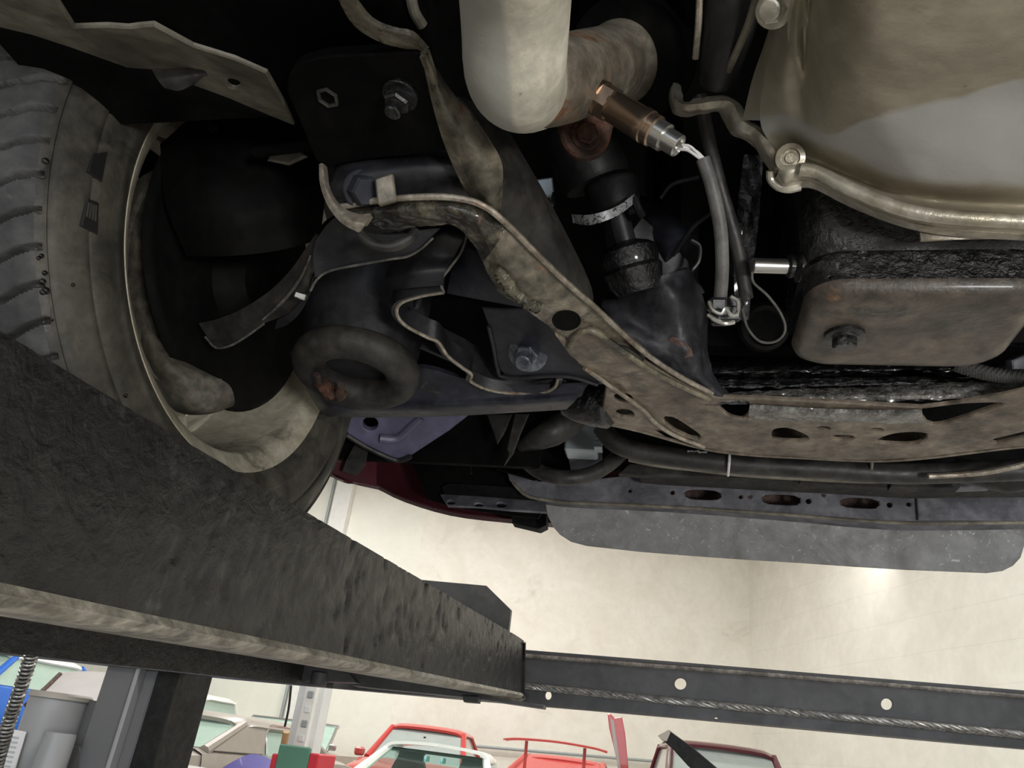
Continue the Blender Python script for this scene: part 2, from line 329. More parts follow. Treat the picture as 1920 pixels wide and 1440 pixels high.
RUST = (.15, .062, .03); TAN = (.30, .25, .18); OIL = (.02, .017, .013)
def dk(c, k): return tuple(v*k for v in c)
M = dict(
 wall=mat('painted_block_wall', [(.3, (.80, .765, .67)), (.7, (.86, .83, .74))], 1.2, rough=(.4, .55), bump=.05, bscale=6, spots=(((.66, .62, .53), .9, .68, .95, None),), grain=.03),
 wallr=mat('painted_block_side_wall', [(.3, (.80, .775, .69)), (.7, (.86, .84, .755))], 1.2, rough=(.4, .55), bump=.04, bscale=6, grain=.03, lines=.55),
 wall2=mat('painted_wall', [(.3, (.80, .79, .70)), (.7, (.85, .84, .75))], 1.0, rough=(.5, .6), bump=.03, bscale=5, grain=.02),
 trim=flat('white_trim', (.85, .84, .80), .5), conduit=flat('grey_conduit', (.35, .38, .38), .5),
 floor=mat('grey_concrete', [(.3, (.27, .26, .245)), (.7, (.33, .32, .30))], 1.5, rough=(.35, .6), bump=.05, bscale=20, grain=0.10),
 ceil=flat('white_ceiling', (.8, .79, .76), .8),
 rubber=mat('tyre_rubber', [(.3, (.035, .032, .026)), (.7, (.085, .078, .062))], 18, rough=(.5, .75), bump=.12, bscale=160, spots=(((.028, .026, .023), 9, .55, .75, .4),), grain=0.20),
 tread=mat('tyre_tread', [(.3, (.040, .040, .040)), (.7, (.072, .071, .068))], 20, rough=(.55, .75), bump=.15, bscale=200, spots=(((.11, .095, .07), 14, .6, .72, None),), grain=0.18),
 rubberdark=flat('dark_rubber', (.012, .012, .012), .6),
 rim=mat('painted_wheel', [(.3, (.38, .345, .26)), (.7, (.60, .55, .44))], 12, rough=(.4, .6), bump=.06, bscale=80, spots=(((.16, .14, .10), 14, .62, .9, None),), grain=0.18),
 dustdark=mat('dusty_dark_metal', [(.3, (.012, .011, .010)), (.75, (.040, .036, .030))], 16, rough=(.5, .75), bump=.15, bscale=120),
 disc=mat('dusty_brake_metal', [(.3, (.05, .045, .036)), (.7, (.11, .098, .075))], 22, rough=(.55, .75), bump=.12, bscale=150, spots=(((.10, .055, .03), 26, .76, .92, None),)),
 black=mat('underbody_black', [(.3, (.004, .004, .0043)), (.75, (.012, .0115, .0115))], 14, rough=(.4, .65), bump=.15, bscale=110, spec=.25),
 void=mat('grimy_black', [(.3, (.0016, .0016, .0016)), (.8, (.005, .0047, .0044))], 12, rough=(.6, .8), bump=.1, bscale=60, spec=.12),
 greyblk=mat('satin_grey_black', [(.3, (.010, .010, .012)), (.75, (.026, .0255, .029))], 20, rough=(.35, .5), bump=.08, bscale=160, spots=(((.09, .05, .036), 34, .84, .92, .7),), grain=0.25),
 bluegrey=mat('blue_grey_steel', [(.3, (.011, .012, .017)), (.75, (.032, .0335, .046))], 16, rough=(.35, .55), bump=.08, bscale=160, spots=(((.09, .075, .055), 24, .80, .95, .7),), grain=0.28),
 grease=mat('wet_black_grease', [(.3, (.004, .004, .0045)), (.75, (.014, .0135, .0135))], 22, rough=(.14, .34), bump=1.0, bscale=110, coat=.45),
 greasy_grey=mat('greasy_grey_grit', [(.3, (.07, .066, .06)), (.7, (.26, .25, .23))], 60, rough=(.16, .4), bump=.75, bscale=240, coat=.6),
 tan=mat('road_dirty_steel', [(.2, (.085, .066, .048)), (.5, (.18, .146, .110)), (.8, (.26, .212, .16))], 14, rough=(.32, .6), bump=.3, bscale=190,
    spots=(((.045, .036, .026), 16, .62, .9, .22), (dk(RUST, 1.1), 30, .78, .95, .6), ((.10, .085, .055), 9, .58, .9, .3))),
 olive=mat('oily_olive_steel', [(.25, (.045, .040, .026)), (.5, (.13, .115, .075)), (.75, (.24, .21, .14))], 18, rough=(.2, .45), bump=.35, bscale=170, coat=.3,
    spots=((OIL, 22, .56, .76, .12), ((.17, .085, .05), 30, .76, .88, .5))),
 horn=mat('black_oily_horn', [(.25, (.010, .009, .007)), (.55, (.038, .033, .023)), (.8, (.17, .14, .09))], 22, rough=(.1, .3), bump=.5, bscale=150, coat=.6, spots=(((.15, .075, .045), 26, .80, .9, .5),)),
 leg=mat('worn_dirty_rail', [(.25, (.05, .045, .032)), (.5, (.15, .13, .095)), (.75, (.26, .225, .17))], 16, rough=(.22, .5), bump=.32, bscale=190, coat=.2,
    spots=((OIL, 18, .60, .82, .14), ((.24, .115, .065), 22, .74, .86, .5))),
 lip=mat('worn_bare_edge', [(.3, (.20, .17, .13)), (.7, (.42, .37, .30))], 30, rough=(.3, .5), bump=.2, bscale=200, metal=.3, spots=((RUST, 36, .66, .84, .6),), grain=0.30),
 railtan=mat('dusty_floor_rail', [(.3, (.10, .092, .072)), (.7, (.26, .235, .185))], 10, rough=(.5, .7), bump=.15, bscale=80, grain=0.25),
 rust=mat('rusty_flange', [(.3, (.014, .008, .006)), (.75, (.11, .045, .025))], 40, rough=(.6, .85), bump=.4, bscale=150),
 exhaust=mat('aluminised_exhaust', [(.3, (.54, .51, .42)), (.55, (.68, .64, .53)), (.75, (.78, .74, .62))], 26, rough=(.5, .7), bump=.12, bscale=120, metal=.15,
    spots=(((.46, .33, .19), 36, .80, .90, .7), ((.36, .33, .27), 70, .76, .92, None)), grain=0.10),
 manifold=mat('heat_browned_pipe', [(.3, (.13, .11, .08)), (.7, (.26, .225, .175))], 24, rough=(.45, .65), metal=.3, bump=.15, bscale=140, spots=(((.20, .09, .04), 16, .62, .84, .7),), grain=0.25),
 sensor=flat('sensor_bronze_steel', (.42, .31, .23), .27, .95),
 steel=flat('bright_steel', (.60, .59, .56), .26, .95),
 alu=mat('cast_aluminium_stained', [(.3, (.34, .30, .225)), (.6, (.44, .40, .31)), (.8, (.50, .46, .37))], 9, rough=(.4, .55), metal=.35, bump=.1, bscale=180,
    spots=(((.24, .20, .14), 30, .74, .95, .5), ((.15, .13, .10), 90, .86, .94, .5)), grain=0.10),
 alulight=mat('cast_aluminium_rim', [(.3, (.36, .32, .24)), (.7, (.60, .56, .48))], 20, rough=(.25, .42), metal=.5, bump=.2, bscale=160, coat=.3, spots=(((.13, .10, .065), 24, .66, .88, .25),), grain=0.20),
 pan=mat('dirty_oil_pan', [(.2, (.032, .025, .019)), (.5, (.085, .068, .053)), (.8, (.155, .125, .093))], 11, rough=(.3, .55), bump=.3, bscale=170, coat=.15,
    spots=(((.28, .145, .065), 15, .70, .90, .75), (OIL, 11, .64, .86, .18))),
 wire=flat('white_wire', (.75, .73, .70), .4), loom=mat('grey_loom_sleeve', [(.3, (.075, .073, .068)), (.7, (.13, .125, .115))], 50, rough=(.4, .6), bump=.1, bscale=200, grain=0.12),
 hose=mat('black_rubber_hose', [(.3, (.014, .014, .014)), (.75, (.05, .047, .042))], 25, rough=(.4, .6), bump=.08, bscale=100, grain=0.25),
 silver=mat('silver_foil_label', [(.3, (.42, .42, .44)), (.7, (.62, .62, .64))], 120, rough=(.3, .5), metal=.4, bump=.1, bscale=150, spots=(((.08, .08, .08), 230, .56, .62, .6),), grain=0.10),
 zinc=flat('zinc_box', (.50, .55, .58), .4, .4),
 edgegrey=mat('grey_edge_highlight', [(.3, (.06, .056, .05)), (.75, (.20, .185, .16))], 30, rough=(.35, .5), bump=.15, bscale=200, metal=.2),  # light grey laid along dark edges as their thin highlights
 duct=mat('violet_grey_plastic', [(.3, (.10, .097, .155)), (.7, (.17, .165, .26))], 10, rough=(.35, .5), bump=.04, grain=0.10),
 support=mat('dusty_blue_grey_paint', [(.3, (.10, .10, .118)), (.7, (.20, .198, .222))], 14, rough=(.45, .65), bump=.08, bscale=90, spots=(((.18, .13, .095), 30, .84, .94, .7),), grain=0.20),
 dam=mat('speckled_grey_plastic', [(.3, (.20, .20, .20)), (.7, (.275, .275, .28))], 9, rough=(.45, .65), bump=.06, bscale=120, spots=(((.50, .50, .51), 110, .70, .84, None), ((.16, .155, .15), 12, .5, .8, None)), grain=0.14),
 maroon=mat('maroon_paint', [(.3, (.055, .012, .017)), (.7, (.085, .020, .026))], 8, rough=(.25, .35), bump=0, coat=.6, grain=0.05),
 liftblk=mat('thick_black_lift_paint', [(.3, (.005, .005, .005)), (.75, (.0135, .0133, .013))], 14, rough=(.3, .5), bump=.5, bscale=60, spots=(((.12, .05, .035), 30, .90, .93, .7), ((.05, .05, .05), 40, .70, .92, None)), grain=0.28),
 liftgrey=mat('charcoal_lift_paint', [(.3, (.055, .055, .058)), (.75, (.085, .085, .088))], 10, rough=(.4, .55), bump=.05, bscale=90, spots=(((.30, .30, .30), 75, .92, .96, None),), grain=0.10),
 dirtstrip=mat('dried_dirt_on_flange', [(.3, (.20, .18, .145)), (.7, (.46, .42, .35))], 18, rough=(.45, .7), bump=.4, bscale=110, spots=(((.08, .076, .07), 16, .60, .85, .4),), grain=0.30),
 cable=mat('steel_cable', [(.3, (.16, .155, .15)), (.7, (.34, .33, .31))], 80, rough=(.3, .45), metal=.7, bump=.1),
 motor=flat('grey_motor_paint', (.30, .30, .31), .4), motordk=flat('dark_motor_housing', (.12, .12, .12), .4), label=flat('pale_label', (.75, .75, .76), .5), pinkink=flat('red_print', (.7, .25, .35), .5), ink=flat('grey_print', (.45, .46, .48), .5),
 whitepost=flat('white_post_paint', (.80, .80, .79), .4), greenbox=flat('green_panel', (.10, .24, .17), .6), redbox=flat('red_plastic', (.60, .03, .05), .4), wood=flat('tan_wood', (.50, .32, .16), .6),
 chrome=flat('chrome', (.75, .75, .76), .15, 1.), carred=flat('red_car_paint', (.50, .055, .05), .3, 0, .4), carwhite=flat('white_car_paint', (.84, .84, .80), .3, 0, .4), cargrey=flat('warm_grey_car_paint', (.36, .32, .28), .35, .1, .3), carbeige=flat('beige_grey_car_paint', (.46, .41, .34), .35, .1, .3),
 cargrey2=flat('pale_grey_car_paint', (.48, .45, .44), .35), carblue=flat('blue_car_paint', (.02, .14, .60), .3, 0, .4), carviolet=flat('violet_car_paint', (.22, .20, .50), .3, 0, .4), carmaroon=flat('dark_maroon_car_paint', (.09, .018, .025), .25, 0, .5), carblack=flat('black_trim', (.02, .02, .022), .4),
 tint=flat('green_tinted_window', (.42, .56, .48), .12, 0, .3), tintgrey=flat('grey_tinted_window', (.34, .38, .36), .12, 0, .3), pane=glass('clear_windscreen', (.82, .93, .90), .08), seat=flat('dark_seat', (.03, .035, .04), .6), tintdark=flat('dark_grille', (.05, .03, .03), .4),
 carwheel=flat('car_tyre', (.02, .02, .02), .7), cyan=flat('blue_mirror_glass', (.35, .65, .70), .15),
)

def colour_patch(m, a, b, c, d, colour, amp=.05):
    """a patch of another colour between the lines a-b and c-d (object-space metres, noisy edge)"""
    nt = m.node_tree; N = nt.nodes; L = nt.links; P = N['Principled BSDF']
    geo = N.new('ShaderNodeTexCoord'); ns = N.new('ShaderNodeTexNoise'); ns.inputs['Scale'].default_value = 14; L.new(geo.outputs['Object'], ns.inputs['Vector'])
    def side(p, q, flip, soft):
        n = Vector((-(q-p).y, (q-p).x, 0)).normalized()*(-1 if flip else 1)
        dt = N.new('ShaderNodeVectorMath'); dt.operation = 'DOT_PRODUCT'; L.new(geo.outputs['Object'], dt.inputs[0]); dt.inputs[1].default_value = n
        ad = N.new('ShaderNodeMath'); ad.operation = 'MULTIPLY_ADD'; L.new(ns.outputs[0], ad.inputs[0]); ad.inputs[1].default_value = amp; L.new(dt.outputs['Value'], ad.inputs[2])
        mr = N.new('ShaderNodeMapRange'); L.new(ad.outputs[0], mr.inputs[0]); k = p.dot(n)+amp/2; mr.inputs[1].default_value = k; mr.inputs[2].default_value = k+soft; return mr.outputs[0]
    mu = N.new('ShaderNodeMath'); mu.operation = 'MULTIPLY'; L.new(side(a, b, False, .004), mu.inputs[0]); L.new(side(c, d, True, .012), mu.inputs[1])
    mx = N.new('ShaderNodeMix'); mx.data_type = 'RGBA'; old = P.inputs['Base Color'].links[0].from_socket
    L.new(mu.outputs[0], mx.inputs[0]); L.new(old, mx.inputs[6]); mx.inputs[7].default_value = (*colour, 1); L.new(mx.outputs[2], P.inputs['Base Color'])

# ================================================================ setting: the garage
_d = bpy.data.materials.new('added_back_light'); _d.use_nodes = True  # glow of the added panel behind the camera
_d.node_tree.nodes['Principled BSDF'].inputs['Emission Color'].default_value = (.78, .87, 1, 1); _d.node_tree.nodes['Principled BSDF'].inputs['Emission Strength'].default_value = 5.0
M['back_glow'] = _d
def quadwall(name, a, b, mat, z0=FLOOR, z1=CEIL, t=.12, out=None, kind='structure'):
    a, b = Vector((a[0], a[1], 0)), Vector((b[0], b[1], 0)); d = (b-a).normalized(); n = Vector((-d.y, d.x, 0))
    if out is not None and n.dot(out) < 0: n = -n
    c = (a+b)/2; c.z = (z0+z1)/2
    V, F = box_g(c+n*(t/2), d*((b-a).length/2), n*(t/2), Vector((0, 0, (z1-z0)/2)))
    return mk(name, V, F, mat, smooth=0, kind=kind)
corner = Dp(1408, 1290, 17.6); corner.z = 0
lcor = Dp(757, 1200, 16.8); lcor.z = 0
bd = (lcor-corner).normalized()
quadwall('wall_back', (lcor.x, lcor.y), (corner.x, corner.y), M['wall'], out=Vector((0, 1, 0)))
quadwall('wall_right', (corner.x, corner.y), (corner.x+.36*31, corner.y-.93*31), M['wallr'], out=Vector((1, 0, 0)))
le = lcor+Vector((-.97, -.10, 0))*11
quadwall('wall_corner', (lcor.x, lcor.y), (le.x, le.y), M['wall2'], out=Vector((0, 1, 0)))
quadwall('wall_left', (le.x, le.y), (le.x, -13), M['wall2'], out=Vector((-1, 0, 0)))
quadwall('wall_rear', (le.x, -13), (14, -13), M['wall2'], out=Vector((0, -1, 0)))
boxo('floor', (-19, -14, FLOOR-.1), (14, 20, FLOOR), M['floor'], kind='structure', smooth=0)
boxo('ceiling', (-19, -14, CEIL), (14, 20, CEIL+.1), M['ceil'], kind='structure', smooth=0)
# unseen glowing panel added behind the camera for bluish back light
boxo('added_light_panel_1', (-3.5, -12.99, 1.1), (5.5, -12.97, 4.6), M['back_glow'], kind='structure', smooth=0)
for i in range(4): boxo('trim_%d' % (4+i), (-3.5+i*3-.04, -12.97, 1.1), (-3.5+i*3+.04, -12.92, 4.6), M['trim'], kind='structure', smooth=0)  # bars across the added light panel
# pilaster and conduit left of the corner
def onleft(px, py):
    n = Vector((-.10, .97, 0)).normalized(); d = ray(px, py); return CC+d*((lcor-CC).dot(n)/d.dot(n))
p1, p2, p3 = onleft(630, 940), onleft(662, 940), onleft(622, 940)
boxo('trim_1', (p1.x, p1.y-.16, FLOOR), (p2.x, p1.y+.02, CEIL), M['trim'], kind='structure', smooth=0)
tube('trim_2', [Vector((p3.x, p3.y-.08, FLOOR)), Vector((p3.x, p3.y-.08, CEIL))], .035, M['conduit'], n=2, kind='structure')
# handrail pipe along the back wall behind the red cars
q1, q2 = Pp(725, 1385, corner+Vector((.03, -.1, 0)), Vector((-bd.y, bd.x, 0))), Pp(1330, 1436, corner+Vector((.03, -.1, 0)), Vector((-bd.y, bd.x, 0)))
tube('trim_3', [q1, q2], .028, M['conduit'], n=2, kind='structure')

# ================================================================ car lift
M['edge'] = mat('dusty_worn_beam_edge', [(.3, (.13, .115, .10)), (.7, (.26, .235, .21))], 20, bump=.1); M['capm'] = flat('tan_grey_cap', (.38, .35, .31), .5); M['postm'] = flat('mid_grey_post', (.13, .13, .135), .45)
lift = thing('car_lift', 'black steel drive-on car lift carrying the raised red car, with runway, cross beam and post', 'car lift', (-.65, 1.3, FLOOR))
XI = -.40
def dents(p, _r=[(rnd.uniform(.55, 2.2), rnd.uniform(1.44, 1.70), rnd.uniform(-.5, .5), rnd.uniform(.006, .016)) for _ in range(230)]):
    d = 0
    for (y, z, a, L) in _r:
        dy, dz = p.y-y, p.z-z
        if abs(dy) > .05 or abs(dz) > .05: continue
        u = dy*math.cos(a)+dz*math.sin(a); v = -dy*math.sin(a)+dz*math.cos(a)
        d += math.exp(-(u/.0045)**2-(v/(L*1.3))**2)*.0036
    return -d*(1 if p.y > .9 else .45)
rt = [Xp(x, y, XI) for x, y in ((-330, 425), (0, 620), (300, 800), (600, 975), (860, 1128), (975, 1196), (981, 1206))]
rb = [Xp(x, y, XI) for x, y in ((-330, 1068), (0, 1128), (300, 1184), (600, 1238), (860, 1286), (972, 1306), (979, 1308))]
sheet('runway', [rt, [a.lerp(b, .5) for a, b in zip(rt, rb)], rb], M['liftblk'], lift, t=.006, nu=300, nv=60, disp=dents)
# deck, lower flange and far side of the runway
def shift(P, x, z=0): return [p+Vector((x, 0, z)) for p in P]
e = Vector((0, 0, -.075))
sheet('deck', [shift(rt, -.004, -.088), shift(rt, -.58, -.088)], M['liftblk'], lift, t=.006, nu=10, nv=3, toward=True)
sheet('flange', [shift(rb, .006, .004), shift(rb, -.01, -.004), shift(rb, -.055, -.004), shift(rb, -.085, -.004)], M['dirtstrip'], lift, t=.008, nu=60, nv=8)
sheet('side_rail', [shift(rb, -.56, .10), shift(rb, -.56, -.032)], M['liftblk'], lift, t=.006, nu=10, nv=3)
V, F = panel_g([rt[-1]+Vector((0, 0, 0)), rt[-1]+Vector((-.56, 0, 0)), rb[-1]+Vector((-.56, 0, 0)), rb[-1]], *plane3(rt[-1], rb[-1], rb[-1]+Vector((-.3, 0, 0))), .006)
mk('end_plate', V, F, M['liftgrey'], lift)
ws = plane3(Dp(800, 1095, 2.45), Dp(955, 1140, 2.45), Dp(900, 1190, 2.45))
panel('wheel_stop', [(640, 1075), (780, 1086), (912, 1098), (958, 1143), (952, 1195), (948, 1260), (640, 1260)], yplane(2.27), M['liftgrey'], lift, t=.02)
# cross beam: a plate with a top and a bottom lip, open behind
YB = 2.34
bm_top = [(-560, 1094), (200, 1158), (990, 1226), (1450, 1262), (1920, 1302), (2400, 1343)]
bm_bot = [(2400, 1445), (1920, 1404), (1450, 1360), (1020, 1324), (980, 1319), (550, 1284), (0, 1226), (-560, 1166)]
holes = [oval(1028, 1304, 6, 8), oval(1276, 1282, 11, 11), oval(1663, 1320, 11, 11), oval(1343, 1348, 3.5, 3.5)]
panel('cross_beam', bm_top+bm_bot, yplane(YB), M['liftgrey'], lift, t=.010, holes=holes)
def ledge(name, pts, dy, t): 
    a = [Yp(x, y, YB+.012) for x, y in pts]
    sheet(name, [[p+Vector((0, -.014, 0)) for p in a], [p+Vector((0, dy, 0)) for p in a]], M['liftgrey'], lift, t=t, nu=8, nv=3)
ledge('top_lip', bm_top, .10, .008); ledge('bottom_lip', list(reversed(bm_bot)), .05, .004)
tube('top_edge', [Yp(x, y+4, YB-.001) for x, y in bm_top], .0062, M['edge'], lift, n=40, seg=8)
cab = tube_pts = [Yp(x, y, YB-.013) for x, y in ((960, 1284), (1000, 1288), (1300, 1318), (1600, 1347), (1920, 1378), (2100, 1395))]
def strand(ph, n=900):
    P = cr(cab, n); out = []
    for i, p in enumerate(P):
        a = ph+i*.14; out.append(p+Vector((0, math.cos(a), math.sin(a)))*.0056)
    return out
mb = MB()
for k in range(6):
    P = strand(k*math.pi/3, 600); V = []; F = []
    mb.add(tube_g(P[::1], (.0044), 600, 6))
mb.mk('cable', M['cable'], lift, label='twisted steel cable along the beam')
# bracket plates and bolts under the runway
panel('gusset', [(541, 1240), (655, 1262), (668, 1280), (560, 1276), (545, 1262)], yplane(2.05), M['liftgrey'], lift, t=.03)
lathe('pulley_bolt', Yp(601, 1262, 2.05), (0, 0, -1), [(0, .022), (.03, .022), (.034, .018)], M['liftgrey'], lift, 20)
panel('bracket', [(867, 1304), (898, 1306), (896, 1318), (869, 1316)], yplane(2.1), M['liftgrey'], lift, t=.03)
panel('brace', [(668, 1262), (760, 1276), (880, 1300), (1020, 1322), (1018, 1328), (880, 1308), (700, 1290), (660, 1285)], yplane(2.12), M['liftgrey'], lift, t=.05)
# post at the left end of the beam
pz = lambda x, y, Y: Yp(x, y, Y)
def colbox(name, x0, x1, Y, dep, m, par, ytop=1235, zb=FLOOR, zt=None):
    a, b = Yp(x0, 1340, Y), Yp(x1, 1340, Y); z1 = zt if zt is not None else Yp((x0+x1)/2, ytop, Y).z+.05
    return boxo(name, (a.x, Y, zb), (b.x, Y+dep, z1), m, par, .004)
po = colbox('post', 171, 227, 2.36, .10, M['postm'], lift, zt=1.60)
colbox('post_lip', 227, 235, 2.35, .14, M['motor'], lift, zt=1.60)
colbox('post_channel', 235, 275, 2.42, .12, M['liftblk'], lift, zt=1.60)
colbox('ladder_bar', 248, 271, 2.385, .03, M['postm'], lift, zt=1.60)
colbox('post_side', 273, 314, 2.36, .2, M['black'], lift, zt=1.60)
boxo('base_plate', (-2.0, 2.2, FLOOR), (-1.3, 2.75, FLOOR+.02), M['liftgrey'], lift, .004)
# motor on the post
def cylv(name, x0, x1, ytop, Y, m, par, r=None):
    a, b = Yp(x0, ytop+25, Y), Yp(x1, ytop+25, Y); R = (b.x-a.x)/2; c = (a+b)/2; zt = Yp((x0+x1)/2, ytop, Y).z
    return lathe(name, (c.x, Y+R, 1.02), (0, 0, 1), [(0, R*.9), (.01, R), (zt-1.02-.012, R), (zt-1.02, R*.95)], m, par, 36)
mt = cylv('motor', 22, 118, 1300, 2.30, M['motor'], lift)
a_, b_ = Yp(22, 1325, 2.30), Yp(118, 1325, 2.30); rm_ = (b_.x-a_.x)/2; zt_ = Yp(70, 1300, 2.30).z
lathe('motor_cap', ((a_.x+b_.x)/2, 2.30+rm_, zt_-.008), (0, 0, 1), [(0, rm_*1.06), (.012, rm_*1.06), (.018, rm_*.98)], M['capm'], mt, 36)
cylv('capacitor', 60, 112, 1372, 2.24, M['motor'], mt)
V, F = box_g(Yp(70, 1345, 2.40)+Vector((.13, .1, -.15)), (.12, 0, 0), (0, .09, 0), (0, 0, .22)); mk('gearbox', V, F, M['motordk'], mt)
V, F = panel_g([Yp(x, y, 2.285) for x, y in ((20, 1367), (48, 1372), (28, 1440), (12, 1500), (-16, 1500))], *yplane(2.285), .004); lb = mk('label', V, F, M['label'], lift, label='pale label with faint print')
pr = MB()
for i in range(7):
    y = 1380+i*9; x0 = 21-i*2.6
    pr.add(panel_g([Yp(a, b, 2.2825) for a, b in ((x0, y), (x0+14, y+2), (x0+13, y+5), (x0-1, y+3))], *yplane(2.2825), .0006, bev=0))
pr.mk('print', M['ink'], lb, smooth=0)
V, F = panel_g([Yp(x, y, 2.36) for x, y in ((108, 1394), (118, 1396), (150, 1400), (150, 1470), (96, 1470))], *yplane(2.36), .03); br = mk('switch_bracket', V, F, M['motordk'], mt)
hexbolt('bolt', Yp(119, 1412, 2.36), (0, -1, 0), .011, .012, M['steel'], lift)
# wall_pilaster of another lift: white post with a ladder bar, a hanging wire, tool bag in front
wp = thing('lift_post', 'white lift post with slotted locking bar in the background', 'post', tuple(Vector((Dp(575, 1400, 3.8).x, Dp(575, 1400, 3.8).y, FLOOR))))
YW = Dp(575, 1350, 3.8).y
def wbox(name, x0, x1, m, dy, y1=1278, dep=.1, y0=None, par=wp):
    a, b = Yp(x0, 1360, YW+dy), Yp(x1, 1360, YW+dy); z1 = Yp((x0+x1)/2, y1, YW+dy).z; z0 = FLOOR if y0 is None else Yp((x0+x1)/2, y0, YW+dy).z
    return boxo(name, (a.x, YW+dy, z0), (b.x, YW+dy+dep, z1), m, par, .004)
wbox('post', 545, 596, M['whitepost'], .04, 1255); wbox('ladder_bar', 557, 580, M['trim'], 0, 1262, .05)
for i, y in enumerate((1304, 1332, 1360, 1388)): wbox('slot', 563, 575, M['whitepost'] if i % 2 else M['conduit'], -.006, y-10, .008, y+4)
tube('hanging_wire', [Dp(546, 1285, 3.7), Dp(541, 1330, 3.7), Dp(534, 1362, 3.7)], .006, M['carblack'], wp, n=6, seg=6)
hd = thing('hand_tool', 'tan wooden tool handle standing out of the red and green box', 'tool', tuple(Dp(532, 1402, 3.55)))
tube('handle', [Dp(537, 1372, 3.55), Dp(531, 1402, 3.55)], .016, M['wood'], hd, n=6, seg=10)
tube('shaft', [Dp(531, 1402, 3.55), Dp(524, 1440, 3.55)], .008, M['conduit'], hd, n=6, seg=8)
gb = thing('tool_box', 'green and red box standing before the white lift post', 'box', tuple(Vector((Dp(550, 1430, 3.4).x, Dp(550, 1430, 3.4).y, FLOOR))))
YG = Dp(550, 1430, 3.4).y
def gbox(name, x0, x1, y1, m, dy, dep):
    a, b = Yp(x0, 1430, YG+dy), Yp(x1, 1430, YG+dy); boxo(name, (a.x, YG+dy, FLOOR), (b.x, YG+dy+dep, Yp((x0+x1)/2, y1, YG+dy).z), m, gb, .006)
gbox('front_panel', 516, 577, 1397, M['greenbox'], 0, .02); gbox('side_panel', 506, 516, 1412, M['redbox'], .0, .2); gbox('side_panel', 577, 596, 1412, M['redbox'], 0, .2)
# coiled hose hanging at far left
HP = cr([Dp(78, 1180, 2.2), Dp(60, 1225, 2.2), Dp(42, 1280, 2.2), Dp(18, 1350, 2.2), Dp(-4, 1425, 2.2), Dp(-30, 1520, 2.2)], 700)
hp = []
for i, p in enumerate(HP):
    t = (HP[min(i+1, 699)]-HP[max(i-1, 0)]).normalized(); u = t.cross(Vector((0, 1, 0))).normalized(); v = t.cross(u); a = i*.42
    hp.append(p+(u*math.cos(a)+v*math.sin(a))*.016)
hs = thing('coiled_hose', 'grey coiled spring hose hanging at the far left beside the motor', 'hose', tuple(HP[-1]))
V, F = tube_g(hp, .0042, 700, 6); mk('coil', V, F, M['cable'], hs)
V, F = tube_g(HP[::10], .010, 60, 10); mk('inner_tube', V, F, M['hose'], hs)

